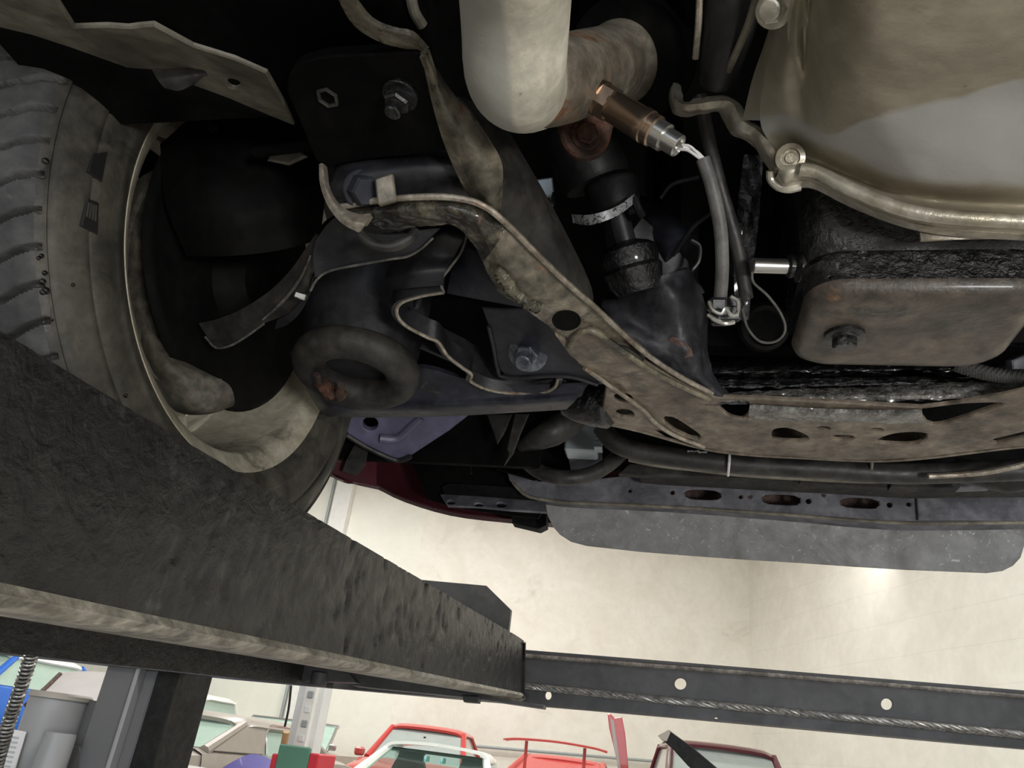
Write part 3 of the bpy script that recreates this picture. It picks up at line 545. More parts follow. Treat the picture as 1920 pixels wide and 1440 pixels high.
# ================================================================ cars standing in the garage behind
def bgcar(name, label, cat, px, py, d, head, paint, L=4.3, Wd=1.7, hb=.85, cab=(-1.3, -.7, .35, 1.0), tw=.62, glassm='tint', hood=.0, open_top=False, H=None, roofm=None, group=None, pr=.055):
    """roof centre lands at pixel (px, py), depth d; head = heading of the car's nose in degrees from +X"""
    top = Dp(px, py, d); h = H or top.z-FLOOR
    c0, c1, c2, c3 = cab; ca, sa = math.cos(math.radians(head)), math.sin(math.radians(head)); mid = (c1+c2)/2
    base = Vector((top.x-ca*mid, top.y-sa*mid, FLOOR))
    t = thing(name, label, cat, tuple(base), group)
    Wp = lambda x, y, z: base+Vector((ca*x-sa*y, sa*x+ca*y, z))
    hw = Wd/2; st = [(-L/2, .80, .35, hb-.14), (-L/2+.12, .95, .22, hb-.05), (-L*.3, 1, .20, hb), (c0, 1, .2, hb), (c3, 1, .2, hb), (L*.34, .98, .2, hb-.04-hood), (L/2-.2, .92, .22, hb-.12-hood), (L/2, .78, .34, hb-.24-hood)]
    rows = [[Wp(x, s*hw*q, z) for s, z in ((-.86*k, z0), (-k, (z0+z1)/2), (-k*.97, z1-.06), (-k*.86, z1), (0, z1+.02), (k*.86, z1), (k*.97, z1-.06), (k, (z0+z1)/2), (.86*k, z0)) for q in (1,)] for x, k, z0, z1 in st]
    V = []; F = []; n = 9
    rr = [cr(r, 33) for r in rows]; n = 33; m = 40
    cols = [cr([r[i] for r in rr], m) for i in range(n)]
    V = [cols[i][j] for j in range(m) for i in range(n)]
    for j in range(m-1):
        for i in range(n-1): F.append((j*n+i, j*n+i+1, (j+1)*n+i+1, (j+1)*n+i))
        F.append((j*n+n-1, j*n, (j+1)*n, (j+1)*n+n-1))
    F += [tuple(range(n-1, -1, -1)), tuple((m-1)*n+i for i in range(n))]
    mk('body', V, F, M[paint], t, smooth=50)
    for x in (-L*.3, L*.32):
        for s in (-1, 1):
            lathe('wheel', Wp(x, s*(hw-.10), .31), Wp(x, s*hw, .31)-Wp(x, 0, .31), [(-.08, .2), (-.08, .29), (-.06, .31), (.09, .31), (.11, .28), (.11, .2)], M['carwheel'], t, 24)
    bw = hw*.90; rw = hw*tw/.8*.86 if tw < .8 else hw*tw
    B = [Wp(c0, -bw, hb-.01), Wp(c0, bw, hb-.01), Wp(c3, bw, hb-.01), Wp(c3, -bw, hb-.01)]
    T = [Wp(c1, -rw, h-.05), Wp(c1, rw, h-.05), Wp(c2, rw, h-.05), Wp(c2, -rw, h-.05)]
    t['_'] = 0; del t['_']
    if not open_top:
        Rr = [[Wp(x, s*rw*k, h-.05+z) for s, z in ((-1.03, -.035), (-.85, .03), (0, .05), (.85, .03), (1.03, -.035))] for x, k in ((c1-.06, .96), (c1+.1, 1.0), ((c1+c2)/2, 1.01), (c2-.1, 1.0), (c2+.06, .96))]
        for r_, dz in ((Rr[0], -.045), (Rr[-1], -.045)):
            for p in r_: p.z += dz
        sheet('roof', Rr, M[roofm or paint], t, t=.04, nu=20, nv=16, smooth=60)
        for i, (a, b) in enumerate(zip(B, T)): tube('pillar', [a, b], [pr if i < 2 else .055, pr*.8 if i < 2 else .045], M[paint], t, n=6, seg=8)
        cen = sum(B+T, Vector())/8
        for nm, q in (('rear_window', (B[0], B[1], T[1], T[0])), ('windscreen', (B[2], B[3], T[3], T[2])), ('side_window', (B[1], B[2], T[2], T[1])), ('side_window', (B[3], B[0], T[0], T[3]))):
            c = sum(q, Vector())/4; q = [c+(p-c)*1.0 for p in q]; o, nn = plane3(q[0], q[1], q[2])
            if nn.dot(c-cen) < 0: nn = -nn
            V, F = panel_g(q, o, nn, .006, bev=.0); mk(nm, V, F, M[glassm], t, smooth=0)
    return t, Wp, B, T, h

# far left: blue car with white roof edge
t, Wp, B, T, h = bgcar('blue_car', 'bright blue car with pale windows at the far left behind the coiled hose', 'car', 36, 1229, 12.0, 90, 'carblue', roofm='carwhite', Wd=1.6, L=4.4, cab=(-1.5, -1.0, .4, 1.1), tw=.70, hb=1.25)
# pale grey car right behind the motor: its sloping bonnet shows
t, Wp, B, T, h = bgcar('grey_car', 'pale grey car close behind the lift motor, only its sloping bonnet showing', 'car', 105, 1300, 5.6, 90, 'cargrey2', L=3.2, cab=(-1.4, -.9, .5, 1.2), tw=.74, hb=.74, open_top=True)
V, F = sheet_g([D3_ for D3_ in ([Dp(48, 1318, 5.2), Dp(112, 1264, 5.7), Dp(120, 1263, 5.8)], [Dp(120, 1318, 5.2), Dp(160, 1262, 5.7), Dp(165, 1261, 5.8)], [Dp(200, 1330, 5.2), Dp(215, 1266, 5.7), Dp(216, 1265, 5.8)])], .03, 12, 12); mk('bonnet', V, F, M['cargrey2'], t)
tube('bonnet_edge', [Dp(50, 1322, 5.18), Dp(84, 1292, 5.42), Dp(112, 1265, 5.68)], .02, M['rust'], t, n=10, seg=6)
# white pickup, grey saloon, beige convertible
t, Wp, B, T, h = bgcar('white_pickup', 'white car with yellow sunstrip, its roof rising behind the grey car', 'car', 365, 1303, 15.0, -90, 'carwhite', L=4.2, Wd=1.45, cab=(-1.0, -.75, .35, .95), tw=.74, hb=1.05)
V, F = panel_g([B[2].lerp(T[2], .78), B[3].lerp(T[3], .78), B[3].lerp(T[3], .97), B[2].lerp(T[2], .97)], *plane3(B[2], B[3], T[3]), .006, bev=0)
V = [v+(B[2]-B[1]).normalized()*.012 for v in V]; mk('sunstrip', V, F, flat('yellow_sunstrip', (.62, .52, .10), .4), t, smooth=0)
t, Wp, B, T, h = bgcar('grey_saloon', 'warm grey rounded old car with chrome edged rear window, behind the lift post', 'car', 428, 1346, 9.0, 82, 'cargrey', L=4.2, Wd=1.7, cab=(-1.5, -.85, .35, .9), tw=.74, hb=.86)
for i, k in ((1, 2), (0, 3)):
    q = [B[i], T[i], T[i].lerp(T[k], .34), B[i].lerp(B[k], .40)]; c = sum(B+T, Vector())/8; o, nn = plane3(*q[:3])
    if nn.dot(o-c) < 0: nn = -nn
    V, F = panel_g([p+nn*.03 for p in q], o+nn*.03, nn, .03, bev=.008); mk('quarter_panel', V, F, M['cargrey'], t)
    tube('side_window_trim', [B[i].lerp(B[k], .42)+nn*.03, T[i].lerp(T[k], .36)+nn*.03, T[i].lerp(T[k], .9)+nn*.03], .016, M['chrome'], t, n=20, seg=6)
for a, b, c, d in ((B[0], B[1], T[1], T[0]),):
    q = [a.lerp(c, .04), b.lerp(d, .04), c.lerp(a, .06), d.lerp(b, .06)]; o = (a-B[3]).normalized()*.02
    tube('chrome_trim', [p+o for p in q+[q[0]]], .018, M['chrome'], t, n=60, seg=6)
t, Wp, B, T, h = bgcar('beige_convertible', 'beige grey convertible with chrome framed windscreen behind the white lift post', 'car', 572, 1350, 14.0, -86, 'carbeige', L=4.3, Wd=1.8, cab=(-1.1, -.6, .30, .75), tw=.86, hb=.88, open_top=True)
q = [B[2], T[2], T[3], B[3]]
tube('windscreen_frame', [B[2], B[2].lerp(T[2], .9), T[2].lerp(T[3], .06), T[2].lerp(T[3], .94), B[3].lerp(T[3], .9), B[3]], .026, M['chrome'], t, n=60, seg=8)
V, F = panel_g(q, *plane3(q[0], q[1], q[2]), .006, bev=0); mk('windscreen', V, F, M['tint'], t, smooth=0)
for s in (-.35, .35):
    V, F = bbox_g(Wp(-.25, s, .86), (.09, 0, 0), (0, .24, 0), (0, 0, .20), .06); mk('seat', V, F, M['seat'], t)
V, F = bbox_g(Wp(.62, .86, .97), (.05, 0, 0), (0, .08, 0), (0, 0, .05), .02); mk('mirror', V, F, M['chrome'], t)
# violet car close by
t, Wp, B, T, h = bgcar('violet_car', 'violet blue car close by, only the top of its rounded wing showing', 'car', 470, 1490, 5.0, 90, 'carviolet', L=3.4, Wd=1.3, cab=(-1.3, -.3, .1, .9), tw=.34, hb=.62, open_top=True)
V, F = sheet_g([[Dp(400, 1450, 4.65), Dp(440, 1426, 4.66), Dp(470, 1414, 4.69), Dp(500, 1420, 4.70), Dp(530, 1440, 4.70)], [Dp(396, 1500, 4.56), Dp(440, 1490, 4.55), Dp(470, 1485, 4.53), Dp(505, 1488, 4.56), Dp(540, 1500, 4.61)]], .3, 24, 8); mk('wing', V, F, M['carviolet'], t)
# red coupe
t, Wp, B, T, h = bgcar('red_coupe', 'red coupe facing out behind the white roadster, with a grey windscreen', 'car', 812, 1367, 13.3, -85, 'carred', L=4.3, Wd=1.72, cab=(-1.5, -.7, .15, .85), tw=.66, hb=.92, glassm='tintgrey')
V, F = bbox_g(Wp(.22, 0, h-.17), (.02, 0, 0), (0, .10, 0), (0, 0, .03), .01); mk('rear_view_mirror', V, F, M['carblack'], t)
for s in (-1, 1):
    V, F = bbox_g(Wp(.70, s*.95, .98), (.06, 0, 0), (0, .11, 0), (0, 0, .065), .03); mk('wing_mirror', V, F, M['carred'], t)
# white roadster: roof on pillars, seats inside
t, Wp, B, T, h = bgcar('white_roadster', 'white sports car with open rear window and two dark headrests, before the red coupe', 'car', 832, 1402, 8.6, -87, 'carwhite', L=4.0, Wd=1.6, cab=(-.75, -.55, .02, .62), tw=.62, hb=.80, open_top=True)
rw = (T[2]-T[3]).length/2
Rr = [[Wp(x, s*rw, h-.05+z) for s, z in ((-1.05, -.05), (-.88, .02), (0, .05), (.88, .02), (1.05, -.05))] for x in (-.45, -.2, .02, .12)]
sheet('roof', Rr, M['carwhite'], t, t=.03, nu=24, nv=10, smooth=60)
for i in (2, 3): tube('windscreen_pillar', [B[i], T[i]], [.05, .04], M['carwhite'], t, n=6, seg=8)
for i in (0, 1): tube('rear_pillar', [Wp(-.75, (-.62, .62)[i], .79), Wp(-.42, (-rw, rw)[i], h-.08)], .05, M['carwhite'], t, n=6, seg=8)
q = [B[2], T[2], T[3], B[3]]; V, F = panel_g(q, *plane3(q[0], q[1], q[2]), .005, bev=0); mk('windscreen', V, F, M['pane'], t, smooth=0)
tube('windscreen_seal', [T[2].lerp(B[2], .1), T[2].lerp(T[3], .1)-Vector((0, 0, .02)), T[3].lerp(T[2], .1)-Vector((0, 0, .02)), T[3].lerp(B[3], .1)], .018, M['carblack'], t, n=40, seg=6)
for s in (-.36, .36):
    st = sheet_g([[Wp(-.22-.03*k, s+a*(.2 if z < 1 else .14), z) for a in (-1, -.8, 0, .8, 1)] for z, k in ((.5, 0), (.85, .5), (1.02, 1), (1.10, 1.4))], .12, 12, 12); mk('seat', st[0], st[1], M['seat'], t, smooth=60)
for s in (-.09, .09):
    V, F = bbox_g(Wp(.10, s, h-.13), (.012, 0, 0), (0, .075, 0), (0, 0, .03), .006); mk('sun_visor', V, F, M['cyan'], t)
V, F = bbox_g(Wp(-.65, 0, .80), (.05, 0, 0), (0, .62, 0), (0, 0, .10), .03); mk('rear_bulkhead', V, F, M['tintgrey'], t)
# red car with wing
t, Wp, B, T, h = bgcar('winged_sports_car', 'low red sports car seen from behind, with a thin red rear wing', 'car', 1060, 1418, 12.0, 92, 'carred', L=4.2, Wd=1.75, cab=(-1.7, -.35, .25, 1.2), tw=.62, hb=.82, glassm='carred', H=1.27)
WH = Dp(1060, 1397, 10.2).z-FLOOR
for s in (-.5, .5): tube('wing_strut', [Wp(-1.75, s*.8, .82), Wp(-1.80, s*.8, WH)], .022, M['carred'], t, n=5, seg=8)

Rr = [[Wp(-1.95+dx, y, WH+z+dz) for y, z in ((-.70, -.03), (-.5, 0), (0, .02), (.5, 0), (.70, -.03))] for dx, dz in ((0, .0), (.12, .012), (.24, 0))]
sheet('rear_wing', Rr, M['carred'], t, t=.02, nu=24, nv=6)
V, F = bbox_g(Wp(-1.35, 0, .98), (.3, 0, 0), (0, .38, 0), (0, 0, .035), .02); mk('engine_grille', V, F, M['tintdark'], t)
for s in (-1, 1):
    V, F = bbox_g(Wp(-.9, s*.55, .99), (.35, s*.1, .06), (0, .10, 0), (0, 0, .02), .01); mk('buttress', V, F, M['tintgrey'], t)
# its upswung door
dp = [(1139, 1338), (1146, 1339), (1152, 1346), (1166, 1344), (1172, 1375), (1178, 1440), (1184, 1500), (1172, 1500), (1160, 1440), (1150, 1398), (1142, 1365)]
dl = 11.6; dpl = plane3(Dp(1150, 1338, dl), Dp(1178, 1440, dl), Dp(1160, 1400, dl+.12))
V, F = panel_g([Pp(x, y, Dp(1160, 1400, dl), yplane(1)[1]) for x, y in dp], Dp(1160, 1400, dl), Vector((0, -1, 0)), .07, bev=.01); mk('door', V, F, M['carred'], t)
V, F = panel_g([Pp(x, y, Dp(1160, 1400, dl)-Vector((0, .012, 0)), yplane(1)[1]) for x, y in ((1144, 1345), (1151, 1352), (1157, 1390), (1164, 1440), (1168, 1495), (1164, 1495), (1158, 1436), (1150, 1395))], Dp(1160, 1400, dl)-Vector((0, .012, 0)), Vector((0, -1, 0)), .02, bev=.003); mk('door_trim', V, F, M['cargrey'], t)
# maroon car at the right, with a dark door raised
t, Wp, B, T, h = bgcar('maroon_car', 'dark maroon rounded car at the right edge of the row, pale window trim', 'car', 1338, 1402, 10.6, 97, 'carmaroon', L=4.3, Wd=1.7, cab=(-1.6, -1.0, .2, 1.0), tw=.72, hb=.95, glassm='tintgrey')
sw = [B[1].lerp(T[1], .12), T[1].lerp(B[1], .08), T[2].lerp(B[2], .08), B[2].lerp(T[2], .12)]
for i, j in ((1, 2), (0, 3)):
    pass
for k, (a, b) in enumerate(((1, 2), (3, 0))):
    q = [B[a].lerp(T[a], .1), T[a].lerp(T[b], .05), T[a].lerp(T[b], .95), B[b].lerp(T[b], .1)]; o = (q[0]-B[(a+2) % 4]).normalized()*.02
    tube('window_trim', [p+o for p in q], .018, M['chrome'], t, n=40, seg=6)
ds = thing('lifted_bonnet', 'long black grimy panel propped up in front of the maroon car', 'panel', tuple(Dp(1380, 1470, 7.0)))
dd = 7.0; o = Dp(1300, 1410, dd); n = (CC-o).normalized(); n = Vector((n.x, n.y, 0)).normalized()
V, F = panel_g([Pp(x, y, o, n) for x, y in ((1233, 1379), (1253, 1368), (1300, 1402), (1345, 1440), (1400, 1490), (1370, 1500), (1320, 1462), (1290, 1436), (1262, 1405))], o, n, .06, bev=.008); mk('panel', V, F, M['black'], ds)
V, F = panel_g([Pp(x, y, o+n*.01, n) for x, y in ((1233, 1379), (1253, 1368), (1257, 1374), (1250, 1390), (1242, 1389))], o+n*.01, n, .05, bev=.004); mk('corner', V, F, M['cargrey'], ds)

# ================================================================ the raised car
car = thing('car', 'dark red car raised on the black lift, its greasy underside filling the view', 'car', (.2, .66, 1.54))
_o = ROOT[car.name]
Z3 = lambda pts: [Zp(*p) for p in pts]
D3 = lambda pts: [Dp(*p) for p in pts]
Y3 = lambda pts: [Yp(*p) for p in pts]
M['nut'] = mat('zinc_blue_nut', [(.3, (.06, .065, .08)), (.7, (.20, .22, .26))], 40, rough=(.3, .45), metal=.5, bump=.15, bscale=200)
# ---- wheel
WC = Vector((-.4727, .6617, 1.8509)); a_, b_ = math.radians(-1.2555), math.radians(2.018)
WN = Vector((math.cos(a_)*math.cos(b_), math.sin(a_)*math.cos(b_), math.sin(b_)))    # points inboard
tp = [(-.165, .200), (-.165, .215), (-.172, .25), (-.168, .285), (-.158, .304), (-.14, .316), (-.12, .319), (-.085, .320), (-.05, .319), (-.028, .317), (-.012, .312), (-.002, .304), (.002, .3005), (.0035, .298), (.002, .2955), (.006, .291), (.0115, .275), (.013, .266), (.0115, .2645), (.013, .262), (.0135, .248), (.012, .236), (.0125, .232), (.008, .222), (.002, .2125), (-.006, .206), (-.01, .198)]
NB = 68
def tmod(j, h, r, a):
    if r > .299 and -.16 < h < .001:
        u = (a/(2*math.pi)*NB + (.5*math.exp(-((h+.0)/.022)**2)+6*(h+.1)**2)) % 1
        g = max(0, 1-abs(u-.5)/.085); g = min(1, g*2.0)
        r -= .0075*g
        if abs(h+.05) < .004 or abs(h+.085) < .004 or abs(h+.12) < .004: r -= .0
    return h, r
tp2 = []
for i in range(len(tp)-1):
    k = max(2, int(abs(tp[i+1][0]-tp[i][0])/.0022)) if tp[i][1] > .298 and tp[i+1][1] > .298 and tp[i][0] > -.07 else 2
    for q in range(k): tp2.append((tp[i][0]+(tp[i+1][0]-tp[i][0])*q/k, tp[i][1]+(tp[i+1][1]-tp[i][1])*q/k))
tp2.append(tp[-1])
V, F = lathe_g(WC, WN, tp2, 1500, False, tmod, caps=False)
fm = []
for f in F:
    c = sum((V[i] for i in f), Vector())/len(f)-WC; h = c.dot(WN); r = (c-WN*h).length
    fm.append(1 if r > .3005 and h < -.002 else 0)
ty = mk('tyre', V, F, None, car, smooth=55, mats=[M['rubber'], M['tread']], fm=fm)
def onwheel(px, py, h): return Pp(px, py, WC+WN*h, WN)
for pts in ([(165, 372), (186, 380), (184, 440), (154, 423)], [(178, 288), (202, 285), (192, 342), (166, 322)]):
    V, F = panel_g([onwheel(x, y, .0145) for x, y in pts], WC+WN*.0145, WN, .003, bev=.0004); pt = mk('sidewall_patch', V, F, M['rubberdark'], ty)
    m_ = MB()
    for k in range(4):
        u = .15+k*.2; A, B_, C_, D_ = (Vector((p[0], p[1], 0)) for p in pts)
        q = [A.lerp(B_, u).lerp(D_.lerp(C_, u), .12), A.lerp(B_, u+.09).lerp(D_.lerp(C_, u+.09), .12), A.lerp(B_, u+.09).lerp(D_.lerp(C_, u+.09), .62), A.lerp(B_, u).lerp(D_.lerp(C_, u), .62)]
        m_.add(panel_g([onwheel(p.x, p.y, .0152) for p in q], WC+WN*.0152, WN, .001, bev=0))
    V, F = m_.v, m_.f
    if pts[0][0] == 165: mk('raised_mark', V, F, M['rubber'], ty, smooth=0)
dr = MB()
for (x, y, r) in ((85, 302, .0028), (78, 480, .002), (72, 484, .0016), (84, 512, .0022), (80, 528, .0026), (86, 545, .003), (80, 548, .0022), (97, 580, .0014), (98, 600, .0014), (236, 742, .002), (137, 534, .0016)):
    p = onwheel(x, y, .0 if x < 110 else .0125); d = (CC-p).normalized(); dr.add(lathe_g(p+d*.003, d, [(-r, r*.5), (-r*.5, r*.85), (0, r), (r*.6, r*.8), (r, r*.2)], 10))
dr.mk('grease_drops', M['grease'], ty, smooth=60, kind='stuff')
rp = [(-.004, .203), (.001, .209), (.003, .2125), (.0005, .2145), (-.003, .2135), (-.006, .206), (-.012, .198), (-.016, .1955), (-.05, .193), (-.075, .186), (-.11, .182), (-.15, .180), (-.152, .176), (-.11, .178), (-.075, .182), (-.05, .1885), (-.016, .1905), (-.010, .1935)]
rm = lathe('wheel_rim', WC, WN, rp, M['rim'], car, 96, closed=True)
# wheel face: spokes between rim and hub
e1 = WN.orthogonal().normalized(); e1 = (Vector((0, 0, -1))-WN*Vector((0, 0, -1)).dot(WN)).normalized(); e2 = WN.cross(e1)
fo = WC-WN*.118
def pol(r, a): return fo+e1*(r*math.cos(a))+e2*(r*math.sin(a))
hl = []
for k in range(7):
    a0 = 2*math.pi*k/7+.10; w1, w0 = .27, .20
    hl.append([pol(.172, a0-w1), pol(.176, a0), pol(.172, a0+w1), pol(.115, a0+w0), pol(.108, a0), pol(.115, a0-w0)])
V, F = panel_g([pol(.183, 2*math.pi*i/72) for i in range(72)], fo, WN, .012, hl, .003); mk('wheel_face', V, F, M['rim'], rm)
lathe('backing_plate', WC-WN*.030+Vector((0, 0, .022)), WN, [(0, .02), (0, .157), (.004, .165), (.008, .163), (.012, .157), (.012, .02)], M['void'], car, 64, closed=True)
lathe('brake_disc', WC-WN*.085, WN, [(0, .05), (0, .132), (.004, .135), (.022, .135), (.026, .132), (.026, .07), (.04, .065), (.04, .05)], M['disc'], car, 64, closed=True)
lathe('hub', WC-WN*.10, WN, [(0, .075), (.04, .07), (.07, .062), (.095, .05), (.11, .036)], M['void'], car, 32)
# caliper and dust cover low in the rim
cal = [Dp(*p) for p in ()]
sheet('brake_caliper', [D3([(236, 560, .80), (262, 590, .78), (300, 640, .775), (335, 672, .785)]), D3([(252, 640, .79), (282, 660, .765), (330, 690, .762), (390, 700, .78)]), D3([(275, 700, .79), (308, 715, .765), (360, 725, .765), (430, 722, .79)]), D3([(305, 748, .80), (335, 766, .775), (385, 772, .78), (440, 752, .80)]), D3([(330, 772, .83), (355, 778, .82), (395, 776, .82), (436, 762, .83)])], M['disc'], car, .03, 24, 24)
sheet('dust_shield', [D3([(250, 560, .84), (300, 480, .85), (360, 440, .87)]), D3([(262, 600, .83), (330, 560, .84), (420, 560, .87)]), D3([(290, 640, .83), (350, 640, .85), (450, 640, .88)])], M['void'], car, .01, 16, 16)
sheet('steering_knuckle', [D3([(300, 270, .76), (390, 200, .75), (500, 190, .76), (600, 230, .78)]), D3([(310, 380, .73), (400, 370, .705), (500, 360, .72), (610, 350, .76)]), D3([(350, 480, .74), (430, 480, .72), (520, 470, .73), (600, 450, .76)])], M['void'], car, .06, 16, 16)
lathe('brake_line_fitting', Dp(402, 240, .72), CF*-1, [(0, .005), (.004, .005), (.006, .0035), (.010, .0035)], M['void'], car, 16)
tube('brake_hose', D3([(480, 285, .68), (540, 278, .66), (600, 270, .63)]), .005, M['void'], car, 12, 10)
V, F = panel_g([Dp(*p) for p in ((500, 300, .7), (540, 308, .7), (575, 292, .7), (560, 280, .7), (510, 284, .7))], *plane3(Dp(500, 300, .7), Dp(540, 308, .7), Dp(575, 292, .7)), .004); mk('hose_tab', V, F, M['railtan'], car)
# ---- body shell over and around: floor, liner, outer skin
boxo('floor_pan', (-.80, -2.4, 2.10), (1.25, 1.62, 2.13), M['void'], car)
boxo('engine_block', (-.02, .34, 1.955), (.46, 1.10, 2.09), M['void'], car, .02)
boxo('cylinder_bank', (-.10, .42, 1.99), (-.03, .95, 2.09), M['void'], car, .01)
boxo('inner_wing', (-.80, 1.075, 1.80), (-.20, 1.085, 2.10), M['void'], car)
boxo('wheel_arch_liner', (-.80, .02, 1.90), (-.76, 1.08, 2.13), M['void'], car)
V, F = panel_g([Vector((-.80, .03, 1.86)), Vector((-.34, .03, 1.86)), Vector((-.34, .03, 2.12)), Vector((-.80, .03, 2.12))], Vector((0, .03, 0)), Vector((0, 1, 0)), .01); 
bl = [[Vector((x, y, z)) for x, y in ((-.795, 1.02), (-.79, 1.2), (-.74, 1.38), (-.62, 1.50), (-.42, 1.565), (-.1, 1.60), (.2, 1.605), (.5, 1.60), (.82, 1.565), (1.02, 1.50), (1.14, 1.38), (1.19, 1.2), (1.195, 1.02))] for z in (1.905, 1.98, 2.08, 2.2, 2.3)]
skin = [Zp(*p) for p in ()]
low = Y3([(596, 872, 1.02), (618, 893, 1.12), (655, 904, 1.22), (700, 912, 1.33), (760, 940, 1.44), (850, 966, 1.53), (960, 979, 1.58), (1060, 988, 1.60)])
low += [Vector((.05, 1.605, 1.86)), Vector((.35, 1.605, 1.865)), Vector((.7, 1.57, 1.89)), Vector((1.0, 1.46, 1.93)), Vector((1.16, 1.2, 1.93)), Vector((1.18, 1.02, 1.93))]
mid = [Vector((p.x+(.2-p.x)*-.03, p.y+.02, p.z+.12)) for p in low]; hi = [Vector((p.x, p.y-.06, 2.26)) for p in low]; hi2 = [Vector((p.x*.8+.04, p.y-.25, 2.32)) for p in low]
sheet('bumper_skin', [[p+Vector((0, -.02, .004)) for p in low], low, mid, hi, hi2], M['maroon'], car, .004, 70, 30, toward=True)
boxo('bonnet', (-.70, .1, 2.30), (1.10, 1.42, 2.33), M['maroon'], car, .01)
# bumper return edge and inner fold near the wheel
sheet('bumper_return', [Y3([(612, 882, 1.02), (660, 902, 1.10), (712, 912, 1.16)]), Y3([(632, 896, 1.03), (664, 908, 1.11), (708, 918, 1.17)])], M['maroon'], car, .003, 10, 4)
sheet('wing_inner_panel', [Y3([(640, 815, 1.08), (680, 838, 1.10), (706, 850, 1.12)]), Y3([(615, 892, 1.08), (660, 903, 1.10), (706, 912, 1.12)])], M['maroon'], car, .003, 8, 6)
sheet('liner_strap', [Y3([(668, 828, 1.06), (690, 838, 1.06)]), Y3([(650, 862, 1.055), (684, 870, 1.06)]), Y3([(642, 884, 1.06), (668, 892, 1.065)])], M['hose'], car, .003, 8, 10)
# ---- floor rail and bracket plate at the upper left
panel('floor_rail', [(-60, -60), (96, -60), (112, 10), (139, 52), (200, 50), (240, 53), (262, 50), (288, 48), (362, 88), (440, 112), (500, 138), (536, 200), (552, 236), (500, 215), (430, 185), (362, 160), (316, 168), (290, 140), (283, 131), (240, 128), (140, 92), (60, 66), (-60, 38)], plane3(Zp(0, 40, 1.80), Zp(280, 110, 1.80), Zp(540, 220, 1.83)), M['railtan'], car, .003, [oval(438, 158, 13, 9, 20)])
sheet('rail_lip', [Z3([(284, 129, 1.797), (300, 128, 1.798), (380, 128, 1.80)]), Z3([(296, 150, 1.787), (330, 145, 1.789), (385, 140, 1.795)]), Z3([(308, 165, 1.785), (335, 170, 1.786), (365, 158, 1.794)])], M['dustdark'], car, .004, 14, 10)
m_ = MB(); m_.add(tube_g(Z3([(100, -10, 1.798), (120, 30, 1.798), (140, 53, 1.798), (200, 51, 1.798), (243, 56, 1.797)]), .0022, 30, 8)); m_.mk('rail_edge', M['lip'], car)
tube('clip', Z3([(243, 64, 1.793), (256, 66, 1.793), (266, 54, 1.794), (277, 48, 1.795)]), .0028, M['steel'], car, 16, 8)
boxo('tyre_shade_box', (-.52, -.05, 1.842), (-.20, .42, 1.95), M['void'], car, .01)  # black box hung low, stands in for shade over the tyre top
panel('rail_bracket', [(536, 168), (541, 140), (560, 120), (600, 108), (640, 104), (720, 101), (780, 98), (799, 104), (812, 165), (826, 230), (842, 280), (760, 293), (700, 298), (640, 308), (612, 318), (592, 300)], plane3(Zp(560, 140, 1.805), Zp(790, 110, 1.795), Zp(620, 310, 1.80)), M['void'], car, .010)
rb_o, rb_n = plane3(Zp(560, 140, 1.805), Zp(790, 110, 1.795), Zp(620, 310, 1.80))
lathe('washer_hole', Pp(615, 182, rb_o, rb_n), rb_n, [(0, .0085), (.002, .0085), (.0025, .0075), (.0015, .006), (-.004, .006)], M['dustdark'], car, 6)
hexbolt('bolt', Pp(752, 176, rb_o, rb_n), rb_n, .0095, .012, M['grease'], car, .008, .6)
sheet('rail_end', [Z3([(640, -30, 1.80), (690, 38, 1.798), (735, 60, 1.797), (772, 68, 1.796), (798, 98, 1.796)]), Z3([(620, -30, 1.803), (660, 44, 1.802), (710, 78, 1.80), (760, 92, 1.80), (788, 100, 1.80)])], M['leg'], car, .004, 16, 6)
tube('fuel_line', D3([(768, -20, .55), (776, 20, .56), (792, 48, .57)]), .0042, M['railtan'], car, 10, 10)
# ---- subframe: bracket arm, leg, crossmember plate (one welded part each)
sheet('bracket_arm', [Z3([(788, 98, 1.79), (800, 103, 1.787), (806, 110, 1.80)]), Z3([(800, 150, 1.788), (818, 155, 1.783), (850, 175, 1.80)]), Z3([(813, 205, 1.786), (840, 215, 1.783), (886, 215, 1.80)]), Z3([(832, 268, 1.782), (880, 268, 1.778), (925, 272, 1.792)]), Z3([(858, 330, 1.776), (905, 325, 1.772), (942, 310, 1.784)]), Z3([(890, 390, 1.768), (920, 380, 1.765), (942, 360, 1.776)]), Z3([(912, 440, 1.764), (930, 430, 1.762), (938, 415, 1.768)])], M['leg'], car, .005, 20, 40)
sheet('rail_side', [Z3([(930, 430, 1.768), (935, 330, 1.785), (900, 235, 1.80), (860, 180, 1.81)]), Z3([(1010, 500, 1.765), (990, 390, 1.79), (940, 270, 1.815), (885, 190, 1.83)]), Z3([(1075, 565, 1.762), (1050, 450, 1.79), (995, 325, 1.825), (930, 220, 1.85)]), Z3([(1112, 580, 1.765), (1106, 530, 1.79), (1040, 395, 1.84), (960, 255, 1.88)])], M['dustdark'], car, .004, 24, 24)
sheet('bush_housing', [D3([(618, 330, .615), (640, 300, .612), (700, 285, .605), (780, 275, .60), (850, 262, .60), (900, 265, .60)]), D3([(620, 350, .595), (650, 330, .585), (720, 318, .578), (790, 310, .572), (860, 305, .572), (920, 305, .58)]), D3([(630, 385, .60), (660, 372, .592), (720, 365, .588), (790, 360, .585), (860, 355, .585), (930, 350, .59)]), D3([(640, 420, .63), (670, 410, .625), (730, 405, .62), (800, 400, .62), (870, 400, .62), (940, 400, .62)])], M['greyblk'], car, .02, 30, 24)
bd_ = (Dp(730, 345, .565)-Dp(695, 340, .585)).normalized()
